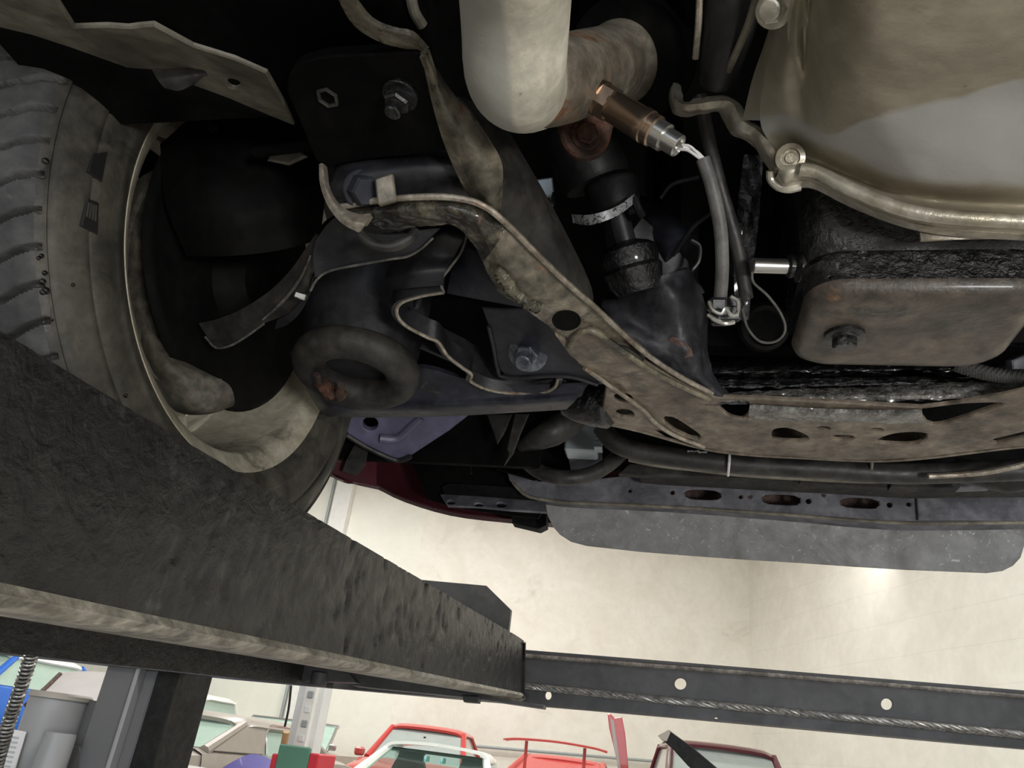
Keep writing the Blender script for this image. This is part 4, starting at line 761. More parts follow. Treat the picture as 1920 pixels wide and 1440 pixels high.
hexbolt('pivot_bolt', Dp(675, 352, .592), (Dp(735, 372, .55)-Dp(680, 345, .592)), .0125, .016, M['bluegrey'], car, 0, washer=1.2)
V, F = bbox_g(Dp(724, 357, .572), (Dp(741, 352, .572)-Dp(724, 357, .572)), (Dp(727, 382, .572)-Dp(724, 357, .572)), CF*.004, .0012); mk('lock_tab', V, F, M['leg'], car)
sheet('bracket_lip', [D3([(598, 308, .60), (604, 306, .60), (613, 312, .605)]), D3([(600, 345, .592), (610, 348, .588), (620, 355, .596)]), D3([(614, 385, .585), (628, 384, .58), (640, 386, .588)]), D3([(640, 418, .575), (655, 412, .57), (668, 400, .58)]), D3([(672, 436, .572), (685, 420, .568), (695, 400, .575)])], M['lip'], car, .004, 12, 30)
legrows = [((640, 388, 1.772), (650, 405, 1.762), (660, 428, 1.770)), ((700, 378, 1.770), (707, 408, 1.759), (718, 440, 1.768)), ((780, 371, 1.768), (785, 400, 1.757), (790, 424, 1.766)), ((850, 372, 1.766), (848, 398, 1.755), (850, 422, 1.763)), ((905, 387, 1.763), (895, 418, 1.752), (882, 448, 1.761)), ((952, 424, 1.760), (930, 460, 1.750), (905, 492, 1.758)), ((1000, 472, 1.758), (965, 512, 1.748), (935, 545, 1.755)), ((1060, 530, 1.756), (1015, 562, 1.747), (985, 578, 1.752)), ((1112, 575, 1.754), (1062, 605, 1.747), (1030, 612, 1.750)), ((1162, 622, 1.752), (1110, 645, 1.747), (1062, 652, 1.750)), ((1215, 668, 1.751), (1150, 690, 1.748), (1092, 688, 1.750))]
def grit(p): return .0016*noise.noise(p*70)+.0010*noise.noise(p*190)
sheet('subframe_leg', [Z3(r) for r in legrows[5:]], M['leg'], car, .006, 24, 70, disp=grit)
sheet('leg_horn', [Z3(r) for r in legrows[:6]], M['horn'], car, .006, 24, 60, disp=grit)
tube('leg_edge', Z3([(640, 388, 1.770), (700, 377, 1.768), (780, 370, 1.766), (850, 371, 1.764), (906, 386, 1.761), (953, 423, 1.758), (1001, 471, 1.756), (1061, 529, 1.754), (1113, 574, 1.752), (1163, 621, 1.750), (1216, 667, 1.749), (1275, 706, 1.748), (1335, 738, 1.748)]), .0026, M['lip'], car, 90, 8)
tube('weld', Z3([(930, 498, 1.752), (945, 520, 1.749), (962, 545, 1.748), (985, 562, 1.747), (1010, 575, 1.748)]), .0065, M['olive'], car, 60, 10, wob=lambda i, k: .75+.6*abs(noise.noise(Vector((i*.6, k*1.1, 3)))))
lathe('rail_hole', Zp(1062, 601, 1.7435), Vector((.1, -.25, -1)), [(0, .0125), (.0006, .0120), (-.0002, .0105)], M['void'], car, 24)
plate = [(1040, 628), (1062, 640), (1078, 622), (1112, 616), (1150, 640), (1212, 682), (1272, 716), (1332, 742), (1352, 746), (1420, 748), (1500, 752), (1600, 757), (1728, 765), (1800, 756), (1880, 742), (1960, 724), (2080, 690), (2240, 600), (2400, 660), (2200, 790), (2080, 816), (1960, 833), (1880, 840), (1800, 849), (1740, 857), (1640, 863), (1560, 862), (1500, 857), (1400, 851), (1320, 840), (1250, 820), (1200, 807), (1133, 799), (1124, 790), (1136, 726), (1120, 708), (1096, 690), (1068, 668)]
phol = [oval(1168, 747, 17, 9, 5), oval(1171, 776, 17, 8, 5), smooth2([(1243, 786), (1258, 782), (1285, 797), (1314, 819), (1300, 823), (1262, 806)], 3), [(1230, 806), (1240, 808), (1298, 826), (1290, 829), (1250, 818)],
    smooth2([(1346, 758), (1375, 752), (1402, 754), (1404, 775), (1392, 786), (1370, 782), (1354, 770)], 3), smooth2([(1446, 818), (1452, 806), (1472, 803), (1492, 808), (1516, 821), (1500, 828), (1450, 825)], 3),
    oval(1543, 804, 13, 3.5), oval(1580, 821, 21, 5), oval(1641, 807, 14, 3.5, -3), smooth2([(1643, 829), (1668, 816), (1705, 811), (1738, 814), (1736, 824), (1720, 832), (1690, 834)], 3),
    [(1852, 829), (1870, 822), (1922, 810), (1958, 803), (1958, 812), (1910, 824), (1870, 833)], smooth2([(1729, 768), (1770, 762), (1820, 757), (1882, 757), (1850, 769), (1800, 786), (1760, 797), (1738, 793)], 3)]
panel('subframe_plate', plate, zplane(1.7465), M['tan'], car, .004, phol, .0015)
sheet('plate_fold', [Z3([(1124, 792, 1.747), (1200, 808, 1.747), (1320, 841, 1.747), (1400, 852, 1.747), (1500, 858, 1.747), (1640, 864, 1.747), (1740, 858, 1.747), (1880, 841, 1.747), (1960, 834, 1.747)]), [p+Vector((0, .004, .04)) for p in Z3([(1124, 792, 1.747), (1200, 808, 1.747), (1320, 841, 1.747), (1400, 852, 1.747), (1500, 858, 1.747), (1640, 864, 1.747), (1740, 858, 1.747), (1880, 841, 1.747), (1960, 834, 1.747)])]], M['tan'], car, .004, 50, 4)
tube('plate_rib', Z3([(1096, 690, 1.745), (1150, 728, 1.744), (1205, 768, 1.744), (1226, 790, 1.745), (1262, 815, 1.745), (1320, 838, 1.746)]), .0024, M['lip'], car, 40, 8)
tube('plate_rib', Z3([(1066, 650, 1.7455), (1084, 626, 1.744), (1112, 620, 1.744), (1150, 645, 1.744), (1215, 690, 1.744), (1262, 716, 1.7445), (1330, 748, 1.746)]), .003, M['olive'], car, 40, 8)
sheet('slot', [Z3([(1156, 648, 1.7445), (1180, 655, 1.744), (1208, 676, 1.7445)]), Z3([(1150, 656, 1.7445), (1172, 668, 1.744), (1200, 684, 1.7445)])], M['grease'], car, .002, 12, 6)
def pits(p): return .0022*noise.noise(p*95)+.0014*noise.noise(p*230)
sheet('weld_insert', [Z3([(1406, 758, 1.7452), (1500, 764, 1.7448), (1600, 768, 1.7448), (1728, 768, 1.7452)]), Z3([(1404, 772, 1.741), (1500, 777, 1.740), (1600, 779, 1.740), (1730, 778, 1.741)]), Z3([(1404, 788, 1.7452), (1500, 790, 1.7448), (1600, 792, 1.7448), (1734, 794, 1.7452)])], M['greasy_grey'], car, .003, 80, 12, disp=grit)
# crossmember back: rolled greasy bars behind the plate
XS = (1322, 1420, 1520, 1620, 1720, 1830, 1960, 2150)
def row(y0, y1, Y): return [Yp(x, y0+(y1-y0)*(x-1322)/638, Y) for x in XS]
sheet('crossmember', [row(656, 640, .80), row(664, 652, .775), row(682, 672, .752), row(700, 690, .745), row(706, 696, .765), row(714, 704, .748), row(722, 712, .742), row(728, 715, .77), row(744, 724, .745), row(749, 735, .722), row(752, 742, .726)], M['grease'], car, .006, 110, 90, disp=pits)
sheet('crossmember_lip', [row(736, 712, .732), row(742, 722, .724), row(748, 736, .720), row(753, 746, .722)], M['greasy_grey'], car, .004, 110, 24, disp=pits)
# ---- lower control arm with round spring seat
RC = Zp(668, 692, 1.752)
rg = [(.000, .030)]
prof = []
for k in range(20):
    a = 2*math.pi*k/20; prof.append((.017*math.sin(a), .0500+.0185*math.cos(a)))
lathe('spring_seat', RC, Vector((0.02, -.1, -1)), prof, M['dustdark'], car, 64, closed=True)
lathe('spring_cup', RC+Vector((0, 0, .002)), Vector((0, -.1, 1)), [(0, .060), (.03, .064), (.07, .067), (.11, .068), (.15, .066)], M['greyblk'], car, 48, label=None)
lathe('damper_end', RC+Vector((0, 0, .03)), Vector((0, 0, 1)), [(0, .012), (.004, .022), (.03, .026), (.08, .026)], M['void'], car, 32)
tube('rusty_lip', Z3([(592, 702, 1.732), (606, 722, 1.729), (622, 738, 1.728), (636, 740, 1.728), (638, 722, 1.729)]), [.004, .009, .010, .008, .004], M['rust'], car, 30, 12, wob=lambda i, k: .8+.4*noise.noise(Vector((i*.3, k*.8, 0))), label='rust brown bent lip')
sheet('control_arm', [Z3([(540, 660, 1.765), (600, 770, 1.755), (640, 781, 1.752), (720, 783, 1.75), (850, 780, 1.75), (980, 773, 1.75), (1062, 768, 1.75)]), Z3([(552, 664, 1.757), (606, 752, 1.745), (650, 766, 1.742), (720, 768, 1.74), (850, 765, 1.74), (980, 758, 1.741), (1078, 752, 1.742)]), Z3([(566, 668, 1.762), (620, 735, 1.752), (670, 748, 1.75), (730, 748, 1.75), (850, 744, 1.75), (980, 741, 1.75), (1092, 733, 1.75)]), Z3([(590, 668, 1.772), (650, 700, 1.768), (710, 700, 1.765), (790, 690, 1.765), (880, 712, 1.762), (980, 722, 1.76), (1106, 716, 1.757)])], M['bluegrey'], car, .006, 70, 30)
sheet('arm_web', [Z3([(790, 650, 1.768), (860, 680, 1.766), (960, 716, 1.764), (1060, 708, 1.762)]), Z3([(800, 600, 1.80), (880, 640, 1.795), (960, 690, 1.785), (1050, 700, 1.775)])], M['greyblk'], car, .005, 20, 8)
arm_e = Z3([(832, 548, 1.768), (790, 555, 1.766), (752, 568, 1.762), (744, 588, 1.759), (760, 610, 1.757), (800, 632, 1.756), (822, 642, 1.755), (840, 668, 1.754), (868, 690, 1.753), (884, 702, 1.753), (884, 716, 1.753), (920, 732, 1.752), (970, 738, 1.752), (1020, 736, 1.752), (1040, 726, 1.753), (1046, 712, 1.755)])
arm_i = [p+Vector((0, -.006, .018)) for p in arm_e]
sheet('arm_flange', [arm_e, arm_i], M['greyblk'], car, .005, 110, 5)
tube('flange_edge', arm_e, .0018, M['lip'], car, 110, 8)  # tan edge carries rust and a painted thin highlight
# spring perch / tab above the arm
sheet('perch', [Z3([(735, 545, 1.772), (770, 540, 1.765), (830, 535, 1.768)]), Z3([(722, 520, 1.782), (770, 510, 1.772), (836, 506, 1.776)]), Z3([(735, 495, 1.80), (790, 480, 1.79), (852, 480, 1.79)]), Z3([(760, 470, 1.82), (810, 440, 1.80), (868, 450, 1.80)]), Z3([(790, 440, 1.83), (830, 420, 1.815), (878, 425, 1.812)])], M['greyblk'], car, .005, 20, 24)
tube('perch_edge', Z3([(878, 432, 1.806), (866, 470, 1.792), (845, 500, 1.78), (828, 522, 1.772), (826, 532, 1.77), (832, 548, 1.768)]), .0014, M['edgegrey'], car, 24, 8)
lathe('stud', Zp(785, 556, 1.775), Vector((.05, -.1, -1)), [(0, .004), (.010, .0035), (.014, .002)], M['greyblk'], car, 12)
sheet('gusset', [Z3([(862, 468, 1.80), (885, 468, 1.785), (905, 490, 1.772)]), Z3([(845, 515, 1.785), (890, 520, 1.772), (945, 550, 1.763)]), Z3([(838, 550, 1.775), (900, 562, 1.764), (1000, 580, 1.757)])], M['bluegrey'], car, .004, 20, 20)
bo, bn = plane3(Zp(920, 600, 1.778), Zp(1030, 620, 1.768), Zp(950, 705, 1.760))
panel('pivot_bracket', [(903, 578), (940, 580), (1000, 578), (1030, 606), (1062, 650), (1094, 688), (1126, 712), (1136, 722), (1120, 722), (1060, 706), (950, 708), (934, 690), (926, 650), (918, 618)], (bo, bn), M['bluegrey'], car, .004)
tube('bracket_edge', [Pp(x, y, bo, bn)+bn*.001 for x, y in ((917, 610), (926, 650), (934, 690), (950, 706), (1060, 704), (1122, 720))], .0022, M['greyblk'], car, 40, 8)
hexbolt('pivot_nut', Pp(990, 662, bo, bn), bn*1.0+(Dp(962, 626, .60)-Pp(990, 662, bo, bn)).normalized()*.8, .0125, .011, M['nut'], car, .014, .66, 1.6, label='zinc plated nut and stud end')
V, F = lathe_g(Yp(1072, 752, .775), Yp(1140, 762, .765)-Yp(1072, 752, .775), [(-.006, .018), (.006, .022), (.03, .0245), (.046, .0245), (.05, .02)], 40); mk('arm_bush', V, F, M['grease'], car)
# ball joint dust shield arm and plate
sheet('splash_arm', [D3([(592, 438, .66), (600, 455, .655), (605, 478, .66)]), D3([(565, 478, .675), (578, 500, .668), (584, 520, .675)]), D3([(540, 512, .69), (556, 532, .683), (570, 556, .69)]), D3([(502, 548, .71), (520, 566, .703), (540, 588, .71)]), D3([(452, 580, .73), (470, 598, .723), (492, 608, .73)]), D3([(408, 598, .75), (425, 618, .743), (440, 642, .75)]), D3([(372, 606, .765), (385, 626, .758), (405, 654, .765)])], M['dustdark'], car, .004, 16, 60)
sheet('splash_fold', [D3([(586, 520, .67), (572, 552, .685), (545, 586, .705), (520, 600, .715)]), D3([(578, 556, .685), (562, 585, .70), (540, 608, .715), (515, 618, .725)])], M['greyblk'], car, .003, 14, 6)
tube('splash_edge', D3([(582, 480, .655), (566, 516, .672), (545, 548, .688), (520, 575, .702), (492, 600, .718)]), [.0008, .0015, .0015, .0008], M['edgegrey'], car, 30, 8)
tube('splash_highlight_edge', D3([(495, 607, .722), (460, 632, .735), (432, 648, .745), (405, 652, .755), (385, 632, .76)]), .0011, M['edgegrey'], car, 30, 8)  # highlight tone painted along the lower edge
V, F = bbox_g(Dp(564, 555, .668), Dp(574, 558, .668)-Dp(564, 555, .668), Dp(562, 561, .668)-Dp(564, 555, .668), CF*.004, .001); mk('clip', V, F, M['steel'], car)
sheet('splash_plate', [D3([(634, 402, .63), (680, 432, .625), (740, 440, .62), (800, 430, .62), (826, 428, .62)]), D3([(606, 430, .64), (650, 455, .632), (710, 460, .628), (760, 455, .625), (806, 446, .623)]), D3([(588, 468, .65), (630, 480, .643), (690, 478, .637), (745, 472, .63), (786, 464, .626)]), D3([(590, 520, .655), (620, 506, .65), (680, 494, .643), (730, 486, .635), (768, 480, .63)])], M['greyblk'], car, .003, 30, 24)
tube('splash_plate_edge', D3([(582, 545, .66), (596, 522, .652), (622, 507, .648), (682, 495, .64), (732, 486, .632), (764, 481, .627), (790, 466, .623), (812, 446, .62)]), .0011, M['edgegrey'], car, 50, 8)
tube('bump_stop', D3([(676, 440, .60), (700, 458, .60), (735, 462, .60), (765, 450, .60), (780, 434, .605)]), .0042, M['hose'], car, 30, 10)
# ---- engine mount pedestal
sheet('mount_pedestal', [Z3([(1148, 547, 1.835), (1190, 533, 1.825), (1240, 517, 1.825), (1292, 503, 1.84)]), Z3([(1128, 566, 1.82), (1195, 572, 1.808), (1260, 555, 1.808), (1314, 545, 1.83)]), Z3([(1140, 590, 1.80), (1212, 615, 1.79), (1280, 610, 1.79), (1327, 600, 1.815)]), Z3([(1192, 642, 1.775), (1250, 655, 1.77), (1296, 655, 1.772), (1328, 655, 1.79)]), Z3([(1262, 700, 1.757), (1296, 704, 1.755), (1318, 706, 1.757), (1340, 706, 1.768)]), Z3([(1330, 744, 1.748), (1342, 744, 1.747), (1354, 744, 1.748), (1375, 746, 1.752)])], mat('pedestal_paint', [(.3, (.016, .016, .019)), (.75, (.036, .035, .041))], 20, rough=(.4, .6), bump=.12, bscale=160, spots=(((.14, .08, .06), 14, .82, .9, .7), ((.06, .055, .045), 30, .70, .9, .6))), car, .006, 30, 40, disp=grit)
V, F = panel_g([Dp(*p) for p in ((1178, 440, .80), (1204, 404, .80), (1250, 445, .80), (1292, 488, .80), (1300, 512, .80), (1240, 530, .80), (1150, 548, .80))], Dp(1200, 450, .80), -CF, .005); mk('mount_wing', V, F, M['greyblk'], car)
sheet('rust_patch', [Z3([(1243, 640, 1.7795), (1262, 632, 1.7785), (1282, 640, 1.777)]), Z3([(1250, 656, 1.772), (1270, 654, 1.771), (1296, 655, 1.7705)]), Z3([(1262, 676, 1.7645), (1280, 672, 1.7645), (1300, 668, 1.7655)])], mat('pink_rust', [(.35, (.075, .04, .032)), (.65, (.15, .095, .08))], 60, rough=(.5, .8), bump=.3, bscale=200), car, .001, 12, 12)
mo = Dp(1192, 530, .735); ma = (Dp(1170, 445, .735)-mo).normalized()
lathe('mount_rubber', mo, ma, [(-.01, .020), (.0, .026), (.012, .029), (.016, .0265), (.022, .028), (.032, .027), (.036, .022), (.04, .012)], M['grease'], car, 40)
lathe('mount_stud', mo+ma*.038, ma, [(0, .0105), (.03, .0105), (.045, .0105)], M['greyblk'], car, 20)
lathe('mount_cap', mo+ma*.078, ma, [(-.012, .019), (-.008, .023), (.018, .026), (.022, .024)], M['black'], car, 24)
V, F = lathe_g(mo+ma*.098+Vector((-.012, 0, 0)), ma+Vector((-.12, 0, 0)), [(0, .031), (.006, .034), (.05, .034), (.056, .03)], 32); mk('steering_coupling', V, F, M['black'], car)
bs = [(1072, 420), (1100, 421), (1130, 412), (1160, 398), (1186, 380)]
sheet('foil_band', [D3([(1072, 402, .70), (1100, 403, .678), (1130, 397, .668), (1162, 384, .675), (1190, 364, .70)]), D3([(1074, 418, .70), (1102, 422, .678), (1132, 415, .668), (1162, 402, .675), (1188, 382, .70)])], M['silver'], car, .0012, 30, 6, label='silver label band, print worn off')
tube('bracket_fin', D3([(1188, 370, .70), (1196, 390, .70), (1204, 404, .705)]), .004, M['black'], car, 10, 8)
V, F = panel_g([Dp(*p) for p in ((988, 344, .82), (1008, 336, .82), (1036, 332, .82), (1040, 366, .82), (1016, 372, .82), (1012, 358, .82))], Dp(1020, 350, .82), -CF, .004); mk('tag', V, F, M['zinc'], car, label='pale bluish metal tag')
lathe('tag_stud', Dp(1034, 384, .80), Vector((0, -.3, -1)), [(-.02, .003), (.0, .003), (.002, .002)], M['steel'], car, 12)
tube('steering_shaft', D3([(1190, 400, .85), (1235, 430, .82), (1278, 470, .80)]), .021, M['bluegrey'], car, 14, 24)
for pts in ([(1345, 392, .70), (1300, 425, .73), (1268, 470, .76), (1262, 478, .76)], [(1296, 450, .76), (1312, 462, .76), (1310, 490, .76), (1296, 512, .76), (1310, 535, .75), (1318, 550, .75)], [(1238, 372, .75), (1262, 345, .75), (1310, 332, .75)]): tube('thin_pipe', D3(pts), .0022, M['greyblk'], car, 30, 8)
# ---- exhaust
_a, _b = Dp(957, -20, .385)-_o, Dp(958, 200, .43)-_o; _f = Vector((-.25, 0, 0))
colour_patch(M['exhaust'], _a, _b, _a+_f, _b+_f, (.43, .415, .37), .004)  # greyer colour on the pipe left of a straight line
_p = D3([(966, -150, .36), (966, -40, .405), (966, 60, .437), (965, 113, .450), (967, 138, .466), (972, 152, .487), (982, 160, .51), (996, 161, .535)])
_p = [Vector((.02, -1.2, 1.76)), Vector((.0, -.25, 1.725)), _p[0]+(_p[0]-_p[1])*3]+_p
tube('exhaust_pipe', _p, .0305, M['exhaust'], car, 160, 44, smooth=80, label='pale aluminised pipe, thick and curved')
tube('exhaust_elbow', D3([(992, 158, .505), (1050, 150, .545), (1100, 136, .59), (1150, 122, .635)]), [.029, .0305, .031, .031], M['manifold'], car, 60, 40)
fl = Dp(1150, 122, .635); fx = (Dp(1240, 92, .70)-Dp(1150, 122, .635)).normalized()
lathe('manifold_pipe', fl-fx*.022, fx, [(0, .0318), (.02, .0318), (.03, .034), (.034, .034)], M['manifold'], car, 40)
lathe('exhaust_flange', fl+fx*.012, fx, [(0, .034), (0, .050), (.008, .052), (.012, .05), (.014, .044), (.03, .046), (.034, .052), (.040, .052), (.044, .044), (.1, .044)], M['void'], car, 40)
V, F = panel_g([Dp(x, y, .60) for x, y in smooth2([(1052, 210), (1050, 250), (1062, 280), (1090, 296), (1122, 292), (1142, 268), (1150, 235), (1156, 205)], 3)], Dp(1100, 250, .60), -CF, .008, bev=.002); mk('flange_tab', V, F, M['rust'], car, label='orange rusted round tab')
hexbolt('flange_bolt', Dp(1100, 252, .599), -CF, .009, .006, M['rust'], car)
so = Dp(1118, 180, .545); sx = (Dp(1290, 285, .515)-so).normalized()
sp = [(0, .0115), (.006, .0115), (.006, .0130), (.014, .0130)]
m_ = MB(); m_.add(lathe_g(so, sx, [(-.006, .0125), (.005, .0125)], 24)); m_.add(lathe_g(so, sx, [(.004, .0125), (.015, .0125)], 6))
o2 = m_.mk('oxygen_sensor', M['sensor'], car, smooth=30, label='bronze tinted steel sensor with pale wires')
lathe('sensor_body', so, sx, [(.012, .0085), (.013, .0105), (.014, .0110), (.040, .0112), (.041, .0118), (.0465, .0118), (.047, .0108), (.049, .0108), (.0495, .0112), (.053, .0112), (.054, .0098)], M['sensor'], o2, 36)
lathe('sensor_tip', so, sx, [(.0535, .0098), (.062, .0098), (.0625, .0078), (.0735, .0078), (.074, .0068), (.071, .006)], M['steel'], o2, 36)
for k, (a, b, c) in enumerate((((1279, 272, .521), (1296, 276, .518), (1320, 302, .515)), ((1276, 280, .521), (1292, 283, .517), (1318, 302, .514)), ((1280, 276, .520), (1304, 283, .519), (1322, 300, .516)))): tube('wire', D3([a, b, c]), .0010, M['wire'], o2, 14, 8)
tube('loom_sleeve', D3([(1318, 298, .515), (1332, 340, .515), (1344, 390, .517), (1352, 440, .52), (1354, 510, .527), (1349, 578, .535)]), .0046, M['loom'], o2, 40, 14, label='grey rubber sleeve over the wires')
tube('second_hose', D3([(1312, 180, .64), (1322, 230, .64), (1340, 310, .64), (1362, 390, .645), (1384, 470, .65), (1400, 560, .66)]), .0058, M['hose'], car, 40, 14)
cg = MB()
cg.add(bbox_g(Dp(1362, 588, .535), CR*.009, CU*.006, CF*.006, .002)); cg.add(bbox_g(Dp(1344, 572, .532), CR*.006, CU*.005, CF*.006, .002)); cg.add(bbox_g(Dp(1374, 574, .535), CR*.005, CU*.007, CF*.005, .002)); cg.add(bbox_g(Dp(1352, 600, .54), CR*.006, CU*.004, CF*.006, .0015))
cc = cg.mk('connector', M['greyblk'], car)
tube('retaining_clip', D3([(1330, 566, .523), (1336, 580, .520), (1352, 588, .518), (1360, 578, .518), (1370, 590, .518), (1382, 588, .52), (1384, 566, .522), (1370, 556, .522)]), .0014, M['steel'], cc, 40, 8)
tube('retaining_clip', D3([(1328, 590, .523), (1342, 600, .520), (1360, 606, .518), (1376, 604, .52)]), .0016, M['steel'], cc, 24, 8)
sheet('greasy_channel', [D3([(1395, 290, .70), (1432, 290, .70)]), D3([(1382, 400, .70), (1424, 400, .70)]), D3([(1376, 500, .70), (1412, 500, .70)]), D3([(1380, 600, .70), (1404, 600, .70)])], M['grease'], car, .012, 10, 40, disp=pits)
qo = Dp(1412, 498, .63); qx = (Dp(1480, 500, .63)-qo).normalized()
lathe('speed_sensor', qo, qx, [(0, .0055), (.001, .006), (.028, .006), (.029, .0095), (.032, .0095), (.033, .007), (.036, .013), (.042, .013), (.045, .016), (.06, .016)], M['grease'], car, 28)
lathe('sensor_barrel', qo, qx, [(-.001, .0052), (0, .0064), (.027, .0064), (.0275, .005)], M['steel'], car, 28)
tube('sensor_wire', D3([(1410, 510, .63), (1413, 530, .63), (1440, 555, .63), (1465, 590, .63), (1472, 620, .63), (1455, 640, .635), (1425, 640, .64), (1402, 615, .645), (1392, 580, .65)]), .0011, M['loom'], car, 50, 8)
lathe('round_boss', Dp(1432, 612, .76), -CF, [(0, .026), (.006, .024), (.008, .02), (.004, .016)], M['black'], car, 32)
boxo('sump_shield', (.02, .70, 1.80), (.14, .72, 1.96), M['void'], car)
# ---- oil pan
PX0, PX1, PY0, PY1 = .098, .268, .524, .648
def rr(z, ins, r=.03, extra=0):
    x0, x1, y0, y1 = PX0+ins, PX1-ins, PY0+ins+extra, PY1-ins; out = []
    for cx, cy, a0 in ((x1-r, y1-r, 0), (x0+r, y1-r, 90), (x0+r, y0+r, 180), (x1-r, y0+r, 270)):
        for k in range(9): a = math.radians(a0+k*90/8); out.append(Vector((cx+r*math.cos(a), cy+r*math.sin(a), z)))
    return out
prof = [(1.7470, .022, 0), (1.7472, .014, 0), (1.7488, .007, 0), (1.753, .002, 0), (1.760, 0, 0), (1.772, 0, 0), (1.778, -.003, 0), (1.784, -.001, -.002), (1.792, -.002, -.008), (1.815, -.004, -.016), (1.84, -.006, -.023), (1.90, -.008, -.03), (1.96, -.01, -.03)]
V = []; F = []; n = 36
for z, i, ex in prof: V += rr(z, i, .028, ex)
for j in range(len(prof)-1):
    for k in range(n): k2 = (k+1) % n; F.append((j*n+k, j*n+k2, (j+1)*n+k2, (j+1)*n+k))
F = [tuple(reversed(f)) for f in F]; F.append(tuple(range(n))); F.append(tuple((len(prof)-1)*n+k for k in range(n-1, -1, -1)))
fm = [0 if max(V[i].z for i in f) < 1.763 else 1 for f in F]
op = mk('oil_pan', V, F, None, car, smooth=40, mats=[M['pan'], M['grease']], fm=fm, label='oily brown pan with glossy black upper half')
dpos = Zp(1583, 628, 1.7465)
lathe('drain_washer', dpos, (0, 0, -1), [(0, .016), (.003, .016), (.004, .014)], M['grease'], op, 28)
hexbolt('drain_plug', dpos+Vector((0, 0, -.002)), (-.05, .12, -1), .0095, .010, M['grease'], op, 0, washer=1.25)
# ---- bell housing and gearbox
YBH = .475
colour_patch(M['alu'], Yp(1480, 225, .43)-_o, Yp(1920, 130, .335)-_o, Yp(1500, 262, .452)-_o, Yp(1920, 352, .438)-_o, (.48, .47, .45))  # grey stain patch on the tan casting
bell = [Y3([(1452, 338, .478), (1470, 352, .478), (1490, 350, .478), (1520, 348, .478), (1600, 386, .478), (1700, 422, .478), (1800, 439, .478), (1960, 450, .478)]),
        Y3([(1456, 330, .468), (1472, 340, .466), (1492, 336, .466), (1524, 334, .466), (1602, 373, .466), (1700, 408, .466), (1800, 424, .466), (1960, 434, .466)]),
        Y3([(1462, 312, .460), (1480, 315, .458), (1500, 312, .458), (1530, 318, .458), (1606, 354, .458), (1700, 388, .458), (1800, 402, .458), (1960, 410, .458)]),
        Y3([(1458, 286, .462), (1484, 290, .464), (1510, 296, .466), (1540, 305, .466), (1612, 336, .466), (1700, 366, .466), (1800, 380, .466), (1960, 386, .466)]),
        Y3([(1440, 262, .455), (1476, 262, .455), (1512, 270, .452), (1545, 284, .448), (1616, 310, .444), (1700, 338, .440), (1800, 350, .438), (1960, 355, .438)]),
        Y3([(1425, 225, .44), (1460, 222, .432), (1505, 236, .428), (1548, 246, .416), (1620, 262, .41), (1700, 280, .406), (1800, 288, .404), (1960, 290, .404)]),
        Y3([(1432, 150, .41), (1468, 150, .395), (1505, 170, .40), (1545, 170, .375), (1620, 175, .362), (1700, 180, .36), (1800, 180, .358), (1960, 180, .358)]),
        Y3([(1455, 60, .375), (1490, 60, .35), (1512, 70, .36), (1548, 75, .33), (1620, 80, .312), (1700, 80, .308), (1800, 80, .306), (1960, 80, .306)]),
        Y3([(1480, -50, .335), (1508, -50, .305), (1522, -45, .315), (1556, -40, .285), (1620, -40, .268), (1700, -40, .264), (1800, -40, .262), (1960, -40, .262)])]
for r_ in bell:
    xm = r_[-1].x+.004
    r_ += [Vector((2*xm-p.x, p.y, p.z)) for p in reversed(r_)]
lathe('gearbox_case', (.24, .275, 1.905), (0, -1, 0), [(0, .118), (.03, .112), (.10, .106), (.24, .10), (.26, .106), (.30, .106), (.32, .085), (.62, .075), (.68, .06)], M['alu'], car, 48)
bh = sheet('bell_housing', bell, M['alu'], car, .008, 150, 90, disp=lambda p: .0005*noise.noise(p*60), smooth=50)
tube('flange_rim', Y3([(1500, 318, .458), (1532, 324, .458), (1606, 360, .458), (1700, 395, .458), (1800, 409, .458), (1960, 418, .458)]), .0052, M['alulight'], bh, 60, 12)
sheet('flange_edge', [Y3([(1462, 348, .480), (1500, 352, .480), (1530, 356, .480), (1602, 392, .480), (1700, 428, .480), (1800, 444, .480), (1960, 453, .480)]), Y3([(1466, 338, .470), (1504, 340, .470), (1532, 342, .470), (1604, 380, .470), (1700, 416, .470), (1800, 432, .470), (1960, 442, .470)])], M['alulight'], bh, .004, 60, 6)
lathe('bolt_boss', Y3([(1482, 296, .455)])[0], Vector((-.05, -.75, -.6)), [(-.030, .0115), (-.004, .0115), (0, .0105), (.0008, .0068), (-.001, .0062), (-.001, .0042), (.0008, .0036), (.0008, .002)], M['alulight'], bh, 36)
tube('boss_rim', Y3([(1445, 320, .47), (1446, 336, .475), (1460, 350, .478), (1480, 354, .478), (1500, 350, .478)]), .0034, M['alulight'], bh, 24, 10)
led = [Y3([(1262, 150, .46), (1268, 185, .455), (1290, 196, .45), (1340, 190, .448), (1372, 192, .448), (1392, 226, .45), (1420, 244, .452), (1446, 272, .455), (1462, 300, .458)]), Y3([(1256, 160, .463), (1262, 200, .46), (1290, 208, .456), (1340, 204, .455), (1362, 208, .455), (1384, 244, .457), (1412, 258, .458), (1440, 288, .46), (1458, 312, .462)]), Y3([(1252, 168, .47), (1262, 212, .47), (1290, 218, .468), (1340, 210, .468), (1352, 216, .468), (1372, 254, .47), (1404, 268, .47), (1432, 302, .472), (1452, 330, .474)])]
sheet('starter_flange', led, M['alulight'], bh, .008, 70, 16, disp=lambda p: .0012*noise.noise(p*120))
